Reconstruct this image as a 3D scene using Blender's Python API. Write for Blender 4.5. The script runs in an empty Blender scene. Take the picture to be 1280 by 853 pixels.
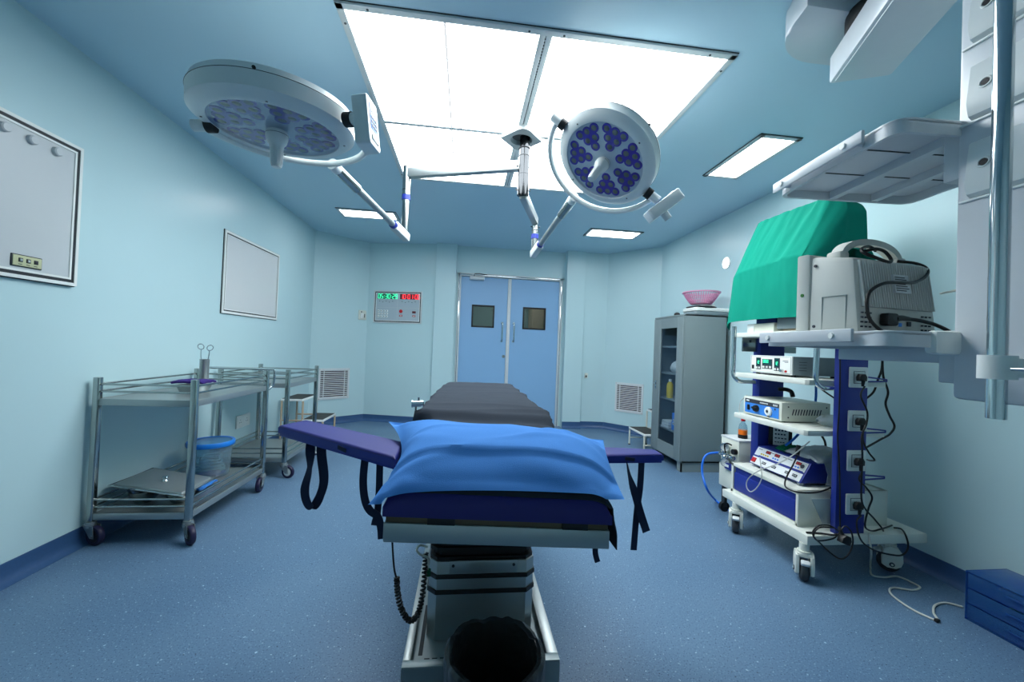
import bpy, bmesh, math, random
from mathutils import Vector, Matrix, Euler, noise
random.seed(7)
C = bpy.context.scene.collection
PI = math.pi
V = Vector

# ------------------------------------------------------------------ camera
H = 1.3
FPX = 495.0
YAW, PITCH, ROLL = math.radians(6.62), math.radians(0.79), math.radians(2.22)
def cam_rows():
    cy, sy, cp, sp, cr, sr = math.cos(YAW), math.sin(YAW), math.cos(PITCH), math.sin(PITCH), math.cos(ROLL), math.sin(ROLL)
    A = Matrix(((1,0,0),(0,0,-1),(0,1,0)))
    Ry = Matrix(((cy,0,-sy),(0,1,0),(sy,0,cy)))
    Rx = Matrix(((1,0,0),(0,cp,sp),(0,-sp,cp)))
    Rz = Matrix(((cr,-sr,0),(sr,cr,0),(0,0,1)))
    return Rz @ Rx @ Ry @ A
CM = cam_rows()
cd = bpy.data.cameras.new('camera'); cam = bpy.data.objects.new('camera', cd); C.objects.link(cam)
R3 = Matrix((CM[0], -CM[1], -CM[2])).transposed()
cam.matrix_world = Matrix.Translation((0,0,H)) @ R3.to_4x4()
cd.sensor_width = 36; cd.sensor_fit = 'HORIZONTAL'; cd.lens = 36*FPX/1280; cd.clip_start = 0.05
bpy.context.scene.camera = cam
def ray(px, py): return CM.transposed() @ V(((px-640)/FPX, (py-426.5)/FPX, 1))
def Zp(px, py, z):
    d = ray(px, py); t = (z-H)/d.z; return V((d.x*t, d.y*t, z))
def Yp(px, py, y):
    d = ray(px, py); t = y/d.y; return V((d.x*t, y, H+d.z*t))
def Xp(px, py, x):
    d = ray(px, py); t = x/d.x; return V((x, d.y*t, H+d.z*t))

# ------------------------------------------------------------------ materials
def lin(c):
    return tuple((x/255/12.92 if x/255 <= .04045 else ((x/255+.055)/1.055)**2.4) for x in c)
MATS = {}
def mat(name, rgb, rough=.5, metal=0., spec=.5, var=.0, vscale=30., bump=0., bscale=60., coat=0., trans=0., alpha=1., emit=None, ior=1.45):
    m = bpy.data.materials.new(name); m.use_nodes = True
    nt = m.node_tree; b = nt.nodes['Principled BSDF']
    c = lin(rgb)
    b.inputs['Base Color'].default_value = (*c, 1)
    b.inputs['Roughness'].default_value = rough; b.inputs['Metallic'].default_value = metal
    b.inputs['Specular IOR Level'].default_value = spec; b.inputs['Coat Weight'].default_value = coat
    b.inputs['Transmission Weight'].default_value = trans; b.inputs['Alpha'].default_value = alpha
    b.inputs['IOR'].default_value = ior
    if emit:
        b.inputs['Emission Color'].default_value = (*lin(emit[0]), 1); b.inputs['Emission Strength'].default_value = emit[1]
    tc = nt.nodes.new('ShaderNodeTexCoord')
    if var:
        n = nt.nodes.new('ShaderNodeTexNoise'); n.inputs['Scale'].default_value = vscale; n.inputs['Detail'].default_value = 5
        r = nt.nodes.new('ShaderNodeMix'); r.data_type = 'RGBA'
        r.inputs[6].default_value = (*[x*(1-var) for x in c], 1); r.inputs[7].default_value = (*[min(1, x*(1+var)) for x in c], 1)
        nt.links.new(tc.outputs['Object'], n.inputs['Vector']); nt.links.new(n.outputs['Fac'], r.inputs[0]); nt.links.new(r.outputs[2], b.inputs['Base Color'])
    if bump:
        n = nt.nodes.new('ShaderNodeTexNoise'); n.inputs['Scale'].default_value = bscale; n.inputs['Detail'].default_value = 4
        bp = nt.nodes.new('ShaderNodeBump'); bp.inputs['Strength'].default_value = bump; bp.inputs['Distance'].default_value = .01
        nt.links.new(tc.outputs['Object'], n.inputs['Vector']); nt.links.new(n.outputs['Fac'], bp.inputs['Height']); nt.links.new(bp.outputs['Normal'], b.inputs['Normal'])
    MATS[name] = m
    return m
def thin_glass(name, rgb, gloss=.15, rough=.03, body=0.):
    """clear sheet: see-through with a mirror glint, optionally a little milky body"""
    m = bpy.data.materials.new(name); m.use_nodes = True; nt = m.node_tree; nt.nodes.clear()
    o = nt.nodes.new('ShaderNodeOutputMaterial'); t = nt.nodes.new('ShaderNodeBsdfTransparent'); g = nt.nodes.new('ShaderNodeBsdfGlossy')
    t.inputs[0].default_value = (*lin(rgb), 1); g.inputs['Roughness'].default_value = rough
    fr = nt.nodes.new('ShaderNodeLayerWeight'); fr.inputs[0].default_value = .5
    pw = nt.nodes.new('ShaderNodeMath'); pw.operation = 'POWER'; pw.inputs[1].default_value = 4.5
    ma = nt.nodes.new('ShaderNodeMath'); ma.operation = 'MULTIPLY_ADD'; ma.inputs[1].default_value = min(.9, gloss*2.6); ma.inputs[2].default_value = .035
    mx = nt.nodes.new('ShaderNodeMixShader')
    nt.links.new(fr.outputs['Facing'], pw.inputs[0]); nt.links.new(pw.outputs[0], ma.inputs[0]); nt.links.new(ma.outputs[0], mx.inputs[0]); nt.links.new(t.outputs[0], mx.inputs[1]); nt.links.new(g.outputs[0], mx.inputs[2])
    if body:
        d = nt.nodes.new('ShaderNodeBsdfDiffuse'); d.inputs[0].default_value = (*lin(rgb), 1)
        m2 = nt.nodes.new('ShaderNodeMixShader'); m2.inputs[0].default_value = body
        nt.links.new(mx.outputs[0], m2.inputs[1]); nt.links.new(d.outputs[0], m2.inputs[2]); nt.links.new(m2.outputs[0], o.inputs[0])
    else: nt.links.new(mx.outputs[0], o.inputs[0])
    MATS[name] = m
    return m
def lamp_mat(name, rgb, s):
    m = bpy.data.materials.new(name); m.use_nodes = True; nt = m.node_tree; nt.nodes.clear()
    o = nt.nodes.new('ShaderNodeOutputMaterial'); e = nt.nodes.new('ShaderNodeEmission')
    e.inputs[0].default_value = (*lin(rgb), 1); e.inputs[1].default_value = s
    nt.links.new(e.outputs[0], o.inputs[0]); MATS[name] = m
    return m
def floor_mat():
    m = mat('speckled_vinyl', (90, 119, 147), .34, spec=.35); nt = m.node_tree; b = nt.nodes['Principled BSDF']
    tc = nt.nodes.new('ShaderNodeTexCoord')
    def layer(prev, scale, lo, hi, col, seed):
        mp = nt.nodes.new('ShaderNodeMapping'); mp.inputs['Location'].default_value = (seed, seed*2, 0)
        n = nt.nodes.new('ShaderNodeTexNoise'); n.inputs['Scale'].default_value = scale; n.inputs['Detail'].default_value = 1.5
        r = nt.nodes.new('ShaderNodeMapRange'); r.inputs[1].default_value = lo; r.inputs[2].default_value = hi
        x = nt.nodes.new('ShaderNodeMix'); x.data_type = 'RGBA'; x.inputs[7].default_value = (*lin(col), 1)
        nt.links.new(tc.outputs['Object'], mp.inputs[0]); nt.links.new(mp.outputs[0], n.inputs['Vector']); nt.links.new(n.outputs['Fac'], r.inputs[0]); nt.links.new(r.outputs[0], x.inputs[0])
        if prev is None: x.inputs[6].default_value = (*lin((90, 119, 147)), 1)
        else: nt.links.new(prev, x.inputs[6])
        return x.outputs[2]
    a = layer(None, 1.6, .35, .75, (98, 127, 154), 3)
    a = layer(a, 150, .62, .68, (44, 74, 108), 23)
    a = layer(a, 130, .63, .69, (122, 156, 184), 11)
    a = layer(a, 75, .70, .74, (176, 204, 222), 31)
    a = layer(a, 85, .71, .75, (26, 44, 70), 47)
    nt.links.new(a, b.inputs['Base Color'])
    return m
M_floor = floor_mat()
M_wall = mat('wall_paint', (190, 219, 223), .30, spec=.35, var=.03, vscale=1.2, bump=.04, bscale=9)
M_ceil = mat('ceiling_paint', (186, 216, 230), .32, spec=.35, var=.03, vscale=1.0, bump=.03, bscale=6)
M_skirt = mat('skirting_vinyl', (52, 86, 128), .4, var=.12, vscale=60)
M_frost = lamp_mat('panel_glow', (244, 251, 255), 8.2)
M_frost2 = lamp_mat('strip_glow', (250, 252, 255), 10.0)
M_seam = lamp_mat('frosted_joint', (225, 232, 236), .55)  # weak emission stands in for panel light passing through the joint
M_alu = mat('aluminium', (206, 212, 212), .42, metal=.05, var=.05)
M_alud = mat('dark_joint', (40, 46, 50), .5)
M_steel = mat('stainless', (168, 175, 173), .18, metal=1., var=.06, vscale=6)
M_chrome = mat('chrome', (205, 212, 214), .10, metal=1.)
M_sheetsteel = mat('sheet_steel', (166, 174, 174), .36, metal=.75, var=.10, vscale=4)
M_white = mat('white_enamel', (226, 232, 230), .32, spec=.5, var=.02)
M_cream = mat('cream_enamel', (214, 218, 205), .38, var=.02)
M_cart = mat('cart_white', (220, 224, 214), .35, var=.02)
M_pend = mat('pendant_white', (204, 210, 214), .3, var=.02)
M_mon = mat('monitor_plastic', (192, 196, 190), .5, var=.02, bump=.03, bscale=400)
M_black = mat('black_rubber', (16, 17, 19), .5)
M_cord = mat('black_cord', (14, 15, 17), .45)
M_dkblue = mat('cart_blue', (32, 50, 140), .42, var=.04)
M_pad = mat('navy_pad', (33, 37, 118), .5, var=.06, vscale=14, bump=.06, bscale=300)
M_pads = mat('navy_pad_side', (26, 46, 142), .5, var=.05)
M_strap = mat('strap_navy', (24, 38, 66), .85)
M_sheet = mat('charcoal_sheet', (50, 57, 66), .92, spec=.15, var=.06, vscale=12, bump=.12, bscale=500)
M_pillow = mat('pillow_blue', (78, 139, 212), .92, spec=.15, var=.05, vscale=5, bump=.15, bscale=420)
M_green = mat('surgical_green', (20, 140, 118), .92, spec=.12, var=.07, vscale=9, bump=.15, bscale=300)
M_dgreen = mat('green_cloth_dark', (12, 92, 66), .95, spec=.1, var=.1, bump=.15)
M_cab = mat('cabinet_grey', (120, 134, 136), .42, var=.05, vscale=5)
M_door = mat('door_blue', (134, 178, 216), .42, var=.015, vscale=3)
M_plast = mat('white_plastic', (232, 236, 232), .4)
M_print = mat('dark_print', (52, 56, 66), .6)
M_screen = mat('teal_screen', (24, 70, 70), .2)
M_red = mat('red_plastic', (190, 24, 34), .4)
M_orange = mat('orange_liquid', (225, 110, 25), .3)
M_ltblue = mat('panel_blue', (58, 134, 222), .4)
M_lidblue = mat('lid_blue', (22, 122, 214), .35)
M_purple = mat('purple_cloth', (52, 24, 116), .8, var=.1)
M_pink = mat('pink_plastic', (236, 160, 196), .35, trans=.25)
M_hose = mat('blue_hose', (30, 110, 215), .4)
M_wcord = mat('white_cord', (198, 202, 194), .5)
M_bag = mat('bin_bag', (40, 44, 46), .30, spec=.6, bump=.5, bscale=26)
M_bin = mat('bin_body', (30, 34, 36), .45)
M_pipe = mat('bronze_strip', (92, 80, 62), .35, metal=.6)
M_ledblue = mat('led_reflector', (74, 54, 168), .25, coat=.3)
M_ledlens = mat('led_lens', (112, 114, 110), .22, spec=.5)
M_petal = mat('led_face_white', (206, 214, 224), .45)
M_glass = thin_glass('clear_cover', (246, 250, 252), .22, .04)
M_glass1 = thin_glass('milky_cover', (226, 236, 244), .30, .06, body=.10)
M_pane = thin_glass('pane_grey', (196, 204, 205), .25, .03)
M_cabglass = thin_glass('cabinet_glass', (236, 241, 244), .25, .03)
M_film = thin_glass('clear_film', (226, 234, 236), .40, .14, body=.34)
M_bucket = thin_glass('clear_plastic', (205, 226, 234), .35, .10, body=.13)
M_lidclear = thin_glass('blue_lid_film', (120, 185, 235), .3, .08, body=.35)
M_acryl = thin_glass('blue_acrylic', (84, 156, 224), .28, .05, body=.16)
M_film_box = mat('viewer_face', (196, 202, 204), .35, var=.01)
M_board = mat('board_face', (212, 216, 216), .22, var=.01)
M_olive = mat('switch_plate', (196, 200, 160), .5)
M_beige = mat('beige_board', (184, 166, 146), .6)
M_grate = mat('vent_white', (214, 220, 222), .5)
M_ventdark = mat('vent_dark', (62, 50, 62), .9)
M_tread = mat('tread_black', (58, 62, 60), .8, bump=.2, bscale=200)
M_tan = mat('tan_steel', (196, 176, 150), .5)
M_purpwheel = mat('purple_wheel', (28, 25, 60), .5)
M_greywheel = mat('grey_wheel', (56, 60, 64), .6)
M_espanel = mat('esu_white', (222, 226, 228), .4)
M_yellow = mat('yellow_plastic', (200, 175, 30), .5)
M_green_led = mat('green_digits', (60, 235, 170), .4, emit=((70, 255, 180), .7))
M_red_led = mat('red_digits', (250, 60, 70), .4, emit=((255, 60, 70), .9))
M_digback = mat('digit_back', (30, 70, 66), .3)
M_digbackr = mat('digit_back_red', (96, 28, 34), .3)
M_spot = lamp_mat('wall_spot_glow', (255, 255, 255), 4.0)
M_greylabel = mat('grey_label', (196, 204, 204), .5)
M_insgrey = mat('case_grey', (120, 136, 142), .4, var=.03)
M_tube = thin_glass('clear_tube', (225, 228, 224), .3, .1, body=.55)

M_pole = mat('dark_chrome', (62, 64, 66), .14, metal=1., var=.08, vscale=5)
# ------------------------------------------------------------------ mesh builder
class MB:
    def __init__(s, m=None): s.bm = bmesh.new(); s.mats = []; s.i = 0; s.M = Matrix.Identity(4); s.mat(m)
    def mat(s, m):
        if m is None: return s
        if m not in s.mats: s.mats.append(m)
        s.i = s.mats.index(m); return s
    def fin(s, vs, fs=None, M=None):
        T = s.M if M is None else s.M @ M
        for v in vs: v.co = T @ v.co
        fl = set()
        for v in vs: fl.update(v.link_faces)
        for f in fl: f.material_index = s.i; f.smooth = True
    def box(s, c, d, bev=0., rot=None, seg=2):
        g = bmesh.ops.create_cube(s.bm, size=1); vs = g['verts']
        for v in vs: v.co = V((v.co.x*d[0], v.co.y*d[1], v.co.z*d[2]))
        if bev:
            es = set()
            for v in vs: es.update(v.link_edges)
            r = bmesh.ops.bevel(s.bm, geom=list(es), offset=min(bev, min(d)*.49), segments=seg, profile=.5, affect='EDGES')
            vs = list({v for f in r['faces'] for v in f.verts} | {v for v in r['verts']})
            fs = set()
            for v in vs: fs.update(v.link_faces)
            vs = list({v for f in fs for v in f.verts})
        T = Matrix.Translation(c)
        if rot is not None: T = T @ (rot.to_4x4() if not isinstance(rot, Euler) else rot.to_matrix().to_4x4())
        s.fin(vs, M=T); return s
    def bb(s, a, b, bev=0.):
        a = V(a); b = V(b); return s.box((a+b)/2, [abs(x) for x in (b-a)], bev)
    def cyl(s, p0, p1, r0, r1=None, n=20, cap=True):
        r1 = r0 if r1 is None else r1
        p0 = V(p0); p1 = V(p1); d = p1-p0
        q = d.to_track_quat('Z', 'Y').to_matrix().to_4x4()
        g = bmesh.ops.create_cone(s.bm, cap_ends=cap, cap_tris=False, segments=n, radius1=r0, radius2=max(r1, 1e-5), depth=d.length)
        s.fin(g['verts'], M=Matrix.Translation((p0+p1)/2) @ q); return s
    def lathe(s, prof, M=None, n=36, caps=True):
        rings = []; new = []
        for r, z in prof:
            if r < 1e-6: v = [s.bm.verts.new((0,0,z))]
            else: v = [s.bm.verts.new((r*math.cos(2*PI*k/n), r*math.sin(2*PI*k/n), z)) for k in range(n)]
            rings.append(v); new += v
        for a, b in zip(rings, rings[1:]):
            for k in range(n):
                k2 = (k+1) % n
                if len(a) == 1 and len(b) == 1: continue
                if len(a) == 1: f = (a[0], b[k], b[k2])
                elif len(b) == 1: f = (a[k], b[0], a[k2])
                else: f = (a[k], b[k], b[k2], a[k2])
                try: s.bm.faces.new(f)
                except ValueError: pass
        s.fin(new, M=M or Matrix.Identity(4)); return s
    def tube(s, pts, r, n=8, closed=False, sm=0, flat=None):
        pts = [V(p) for p in pts]
        if sm: pts = smooth(pts, sm, closed)
        N = len(pts); rings = []; new = []; prev = None
        for i, p in enumerate(pts):
            if closed: t = pts[(i+1) % N]-pts[i-1]
            else: t = pts[min(i+1, N-1)]-pts[max(i-1, 0)]
            if t.length < 1e-9: t = V((0,0,1))
            t.normalize()
            if prev is None:
                a = V((0,0,1)) if abs(t.z) < .9 else V((1,0,0))
                u = t.cross(a).normalized()
            else: u = (prev - t*prev.dot(t)).normalized()
            prev = u; w = t.cross(u); rr = r(i/(N-1)) if callable(r) else r
            ring = [s.bm.verts.new(p+(u*math.cos(2*PI*k/n)+w*math.sin(2*PI*k/n))*rr) for k in range(n)]
            rings.append(ring); new += ring
        for i in range(N if closed else N-1):
            a = rings[i]; b = rings[(i+1) % N]
            for k in range(n): s.bm.faces.new((a[k], a[(k+1) % n], b[(k+1) % n], b[k]))
        if not closed:
            s.bm.faces.new(rings[0][::-1]); s.bm.faces.new(rings[-1])
        s.fin(new); return s
    def ribbon(s, pts, width, th, side, sm=0):
        """flat strap along pts; side = width direction (vector or list of vectors)"""
        pts = [V(p) for p in pts]; sides = side if isinstance(side, list) else [V(side)]*len(pts)
        if sm:
            n0 = len(pts); pts2 = smooth(pts, sm); k = len(pts2)-1
            sd = []
            for i in range(len(pts2)):
                f = i/k*(n0-1); j = min(int(f), n0-2); sd.append(V(sides[j]).lerp(V(sides[j+1]), f-j))
            pts, sides = pts2, sd
        rings = []; new = []
        for i, p in enumerate(pts):
            t = (pts[min(i+1, len(pts)-1)]-pts[max(i-1, 0)]).normalized()
            a = V(sides[i]); a = (a-t*a.dot(t)).normalized()*width/2; b = t.cross(a).normalized()*th/2
            ring = [s.bm.verts.new(p+q) for q in (a+b, a-b, -a-b, -a+b)]
            rings.append(ring); new += ring
        for a, b in zip(rings, rings[1:]):
            for k in range(4): s.bm.faces.new((a[k], a[(k+1) % 4], b[(k+1) % 4], b[k]))
        s.bm.faces.new(rings[0][::-1]); s.bm.faces.new(rings[-1])
        s.fin(new); return s
    def prism(s, poly, z0, z1, M=None, bev=0.):
        a = [s.bm.verts.new((x, y, z0)) for x, y in poly]; b = [s.bm.verts.new((x, y, z1)) for x, y in poly]
        n = len(poly); f1 = s.bm.faces.new(a[::-1]); f2 = s.bm.faces.new(b)
        for k in range(n): s.bm.faces.new((a[k], a[(k+1) % n], b[(k+1) % n], b[k]))
        vs = a+b
        if bev:
            es = list(f1.edges)+list(f2.edges)
            r = bmesh.ops.bevel(s.bm, geom=es, offset=bev, segments=2, profile=.5, affect='EDGES')
            fs = set(r['faces']); 
            for v in list(r['verts']): fs.update(v.link_faces)
            vs = list({v for f in fs for v in f.verts})
        s.fin(vs, M=M or Matrix.Identity(4)); return s
    def hexa(s, bot, top, bev=0.):
        """eight corners: bot[4], top[4] in ring order"""
        a = [s.bm.verts.new(V(p)) for p in bot]; b = [s.bm.verts.new(V(p)) for p in top]
        s.bm.faces.new(a[::-1]); s.bm.faces.new(b)
        for k in range(4): s.bm.faces.new((a[k], a[(k+1) % 4], b[(k+1) % 4], b[k]))
        vs = a+b
        if bev:
            es = set()
            for v in vs: es.update(v.link_edges)
            r = bmesh.ops.bevel(s.bm, geom=list(es), offset=bev, segments=2, profile=.5, affect='EDGES')
            fs = set(r['faces'])
            for v in list(r['verts']): fs.update(v.link_faces)
            vs = list({v for f in fs for v in f.verts})
        s.fin(vs); return s
    def surf(s, fn, nu, nv, th=0.):
        """grid fn(u,v) -> point, u,v in 0..1; th: thickness along the normal"""
        g = [[V(fn(i/nu, j/nv)) for j in range(nv+1)] for i in range(nu+1)]
        def nrm(i, j):
            a = g[min(i+1, nu)][j]-g[max(i-1, 0)][j]; b = g[i][min(j+1, nv)]-g[i][max(j-1, 0)]
            return a.cross(b).normalized()
        top = [[s.bm.verts.new(g[i][j]) for j in range(nv+1)] for i in range(nu+1)]; new = [v for r in top for v in r]
        for i in range(nu):
            for j in range(nv): s.bm.faces.new((top[i][j], top[i+1][j], top[i+1][j+1], top[i][j+1]))
        if th:
            bot = [[s.bm.verts.new(g[i][j]-nrm(i, j)*th) for j in range(nv+1)] for i in range(nu+1)]; new += [v for r in bot for v in r]
            for i in range(nu):
                for j in range(nv): s.bm.faces.new((bot[i][j+1], bot[i+1][j+1], bot[i+1][j], bot[i][j]))
            for i in range(nu):
                s.bm.faces.new((top[i+1][0], top[i][0], bot[i][0], bot[i+1][0])); s.bm.faces.new((top[i][nv], top[i+1][nv], bot[i+1][nv], bot[i][nv]))
            for j in range(nv):
                s.bm.faces.new((top[0][j], top[0][j+1], bot[0][j+1], bot[0][j])); s.bm.faces.new((top[nu][j+1], top[nu][j], bot[nu][j], bot[nu][j+1]))
        s.fin(new); return s
    def sphere(s, c, r, sc=(1,1,1), u=16, v=10):
        g = bmesh.ops.create_uvsphere(s.bm, u_segments=u, v_segments=v, radius=r)
        s.fin(g['verts'], M=Matrix.Translation(c) @ Matrix.Diagonal((*sc, 1))); return s
    def warp(s, fn):
        for v in s.bm.verts: v.co = V(fn(v.co))
        return s
    def build(s, name, parent=None, flip=True):
        me = bpy.data.meshes.new(name)
        if flip: bmesh.ops.recalc_face_normals(s.bm, faces=s.bm.faces[:])
        o = bpy.data.objects.new(name, me)
        root = parent
        while root is not None and root.parent is not None: root = root.parent
        if root is not None:
            org = V(root.location); 
            for v in s.bm.verts: v.co -= org
        s.bm.to_mesh(me); s.bm.free()
        for m in s.mats: me.materials.append(m)
        me.set_sharp_from_angle(angle=math.radians(38))
        C.objects.link(o); o.parent = parent
        return o
def smooth(pts, k, closed=False):
    out = []; n = len(pts); rng = range(n if closed else n-1)
    for i in rng:
        if closed: p0, p1, p2, p3 = pts[i-1], pts[i], pts[(i+1) % n], pts[(i+2) % n]
        else: p0, p1, p2, p3 = pts[max(i-1, 0)], pts[i], pts[i+1], pts[min(i+2, n-1)]
        for j in range(k):
            t = j/k
            out.append(.5*((2*p1)+(p2-p0)*t+(2*p0-5*p1+4*p2-p3)*t*t+(3*p1-p0-3*p2+p3)*t**3))
    if not closed: out.append(pts[-1])
    return out
def frame(o, x, y):
    """matrix with origin o, X = x, Y = y (made square to x), Z = x cross y"""
    x = V(x).normalized(); z = x.cross(V(y)).normalized(); y = z.cross(x)
    m = Matrix((x, y, z)).transposed().to_4x4(); m.translation = V(o); return m
def wallframe(a, b, s=0., z=0.):
    x = V((b[0]-a[0], b[1]-a[1], 0)).normalized()
    return frame(V((a[0], a[1], z))+x*s, x, (0,0,1))
def thing(name, label, cat, loc=(0,0,0), group=None):
    o = bpy.data.objects.new(name, None); C.objects.link(o); o.location = loc
    o.empty_display_size = .1
    tag(o, label, cat, group); return o
def tag(o, label, cat, group=None):
    o['label'] = label; o['category'] = cat
    if group: o['group'] = group
    return o
def struct(o): o['kind'] = 'structure'; return o
def lab(o, t): o['label'] = t; return o
def circle(r, n=24, c=(0,0), a0=0., a1=2*PI):
    full = abs(a1-a0-2*PI) < 1e-6
    return [(c[0]+r*math.cos(a0+(a1-a0)*k/(n if full else n-1)), c[1]+r*math.sin(a0+(a1-a0)*k/(n if full else n-1))) for k in range(n)]
def rrect(w, h, r, n=4):
    out = []
    for cx, cy, a in ((w/2-r, h/2-r, 0), (-w/2+r, h/2-r, PI/2), (-w/2+r, -h/2+r, PI), (w/2-r, -h/2+r, 1.5*PI)):
        out += [(cx+r*math.cos(a+PI/2*k/n), cy+r*math.sin(a+PI/2*k/n)) for k in range(n+1)]
    return out
SEG = {'0':'abcdef','1':'bc','2':'abged','3':'abgcd','4':'fgbc','5':'afgcd','6':'afgedc','7':'abc','8':'abcdefg','9':'abcdfg'}
def digits(mb, text, h, gap=.35):
    """seven-segment numerals laid along local X from 0, height h, on local Z=0"""
    w = h*.5; t = h*.13; x = 0.
    P = {'a':(w/2,h,1),'d':(w/2,0,1),'g':(w/2,h/2,1),'f':(0,h*.75,0),'b':(w,h*.75,0),'e':(0,h*.25,0),'c':(w,h*.25,0)}
    for ch in text:
        if ch == ':':
            for yy in (.3, .7): mb.box((x+t, h*yy, 0), (t, t, .002))
            x += t*3.2; continue
        for q in SEG[ch]:
            cx, cy, hz = P[q]; mb.box((x+cx, cy, 0), (w if hz else t, t if hz else h*.5, .002))
        x += w+w*gap+t
    return x

# ------------------------------------------------------------------ the room
HC = 2.91; XL = -2.275; XR = 2.92; YF = -1.2; YD = 6.5
PTS = [(XL,YF),(XL,6.15),(-1.62,6.72),(-.52,6.47),(-.52,6.40),(-.20,6.40),(-.20,YD),(1.605,YD),(1.605,6.34),(1.91,6.34),(1.91,6.40),(2.31,6.37),(XR,5.72),(XR,YF)]
def wall(name, idx, th=.1):
    mb = MB(M_wall); P = [PTS[i] for i in idx]
    for a, b in zip(P, P[1:]):
        d = V((b[0]-a[0], b[1]-a[1], 0)); n = V((-d.y, d.x, 0)).normalized()*th   # outward = left of travel
        A = V((*a, 0)); B = V((*b, 0)); z = V((0,0,HC+.05))
        mb.hexa([A, B, B+n, A+n], [A+z, B+z, B+n+z, A+n+z])
    return struct(mb.build(name))
fl = MB(M_floor); fl.bb((-2.7, YF-.2, -.08), (3.3, 9.0, 0)); struct(fl.build('floor'))
ce = MB(M_ceil); ce.bb((-2.7, YF-.2, HC), (3.3, 7.0, HC+.08)); struct(ce.build('ceiling'))
wall('wall_left', (0,1)); wall('wall_right', (12,13)); wall('wall_back_left', (1,2,3)); wall('wall_back_right', (10,11,12))
mb = MB(M_wall); mb.bb((XL-.1, YF-.1, 0), (XR+.1, YF, HC)); struct(mb.build('wall_front'))
mb = MB(M_wall); mb.bb((-.52, 6.40, 0), (-.20, 6.75, HC+.03)); struct(mb.build('trim_1'))
mb = MB(M_wall); mb.bb((1.605, 6.34, 0), (1.91, 6.75, HC+.03)); struct(mb.build('trim_2'))
DX0, DX1, DZ = -.165, 1.57, 2.47
mb = MB(M_wall)
mb.bb((-.25, YD, DZ-.02), (1.65, YD+.12, HC+.03)); mb.bb((-.25, YD, 0), (DX0+.02, YD+.12, DZ)); mb.bb((DX1-.02, YD, 0), (1.65, YD+.12, DZ))
struct(mb.build('wall_back'))
# corridor seen through the door panes
mb = MB(mat('corridor_paint', (150, 172, 170), .6)); mb.bb((-1.2, 8.8, 0), (2.6, 8.9, 2.7)); mb.bb((-1.3, 6.8, 0), (-1.2, 8.9, 2.7)); mb.bb((2.6, 6.8, 0), (2.7, 8.9, 2.7)); mb.bb((-1.3, 6.75, 2.7), (2.7, 8.9, 2.75))
struct(mb.build('wall_corridor'))
t = thing('corridor_cupboard', 'beige cupboard in the corridor, seen through the right door pane', 'cupboard', (1.55, 8.4, 0))
mb = MB(M_beige); mb.bb((1.36, 8.2, .02), (2.3, 8.75, 2.3), .01); mb.build('body', t)
for i in range(3):
    mb = MB(M_beige); mb.bb((1.38+i*.3, 8.175, .1), (1.66+i*.3, 8.198, 2.25), .004); mb.build('door', t)
mb = MB(lamp_mat('corridor_fill_glow', (240, 244, 240), 16.0)); mb.bb((.1, 7.6, 2.68), (1.3, 7.8, 2.7)); struct(mb.build('corridor_fill_light'))  # added glowing slab, put in to brighten the corridor behind the panes
# skirting: coved vinyl strip
def skirt(name, idx):
    mb = MB(M_skirt); P = [PTS[i] for i in idx]
    sec = [(-.002, .105), (.008, .105), (.009, .05), (.016, .026), (.030, .010), (.052, .002), (.052, -.01), (-.002, -.01)]
    n = len(P); rings = []
    for i, p in enumerate(P):
        def inw(a, b): d = V((b[0]-a[0], b[1]-a[1])); return V((d.y, -d.x)).normalized()
        ns = []
        if i > 0: ns.append(inw(P[i-1], p))
        if i < n-1: ns.append(inw(p, P[i+1]))
        m = (sum(ns, V((0,0)))).normalized(); k = 1/max(.4, m.dot(ns[0]))
        rings.append([mb.bm.verts.new((p[0]+m.x*o*k, p[1]+m.y*o*k, z)) for o, z in sec])
    for a, b in zip(rings, rings[1:]):
        for k in range(len(sec)): mb.bm.faces.new((a[k], a[(k+1) % len(sec)], b[(k+1) % len(sec)], b[k]))
    mb.bm.faces.new(rings[0]); mb.bm.faces.new(rings[-1][::-1])
    mb.fin([v for r in rings for v in r]); return struct(mb.build(name))
skirt('baseboard_left', (0,1)); skirt('baseboard_back_left', (1,2,3)); skirt('baseboard_trim_left', (4,5)); skirt('baseboard_trim_right', (8,9)); skirt('baseboard_back_right', (10,11,12)); skirt('baseboard_right', (12,13))

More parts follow.
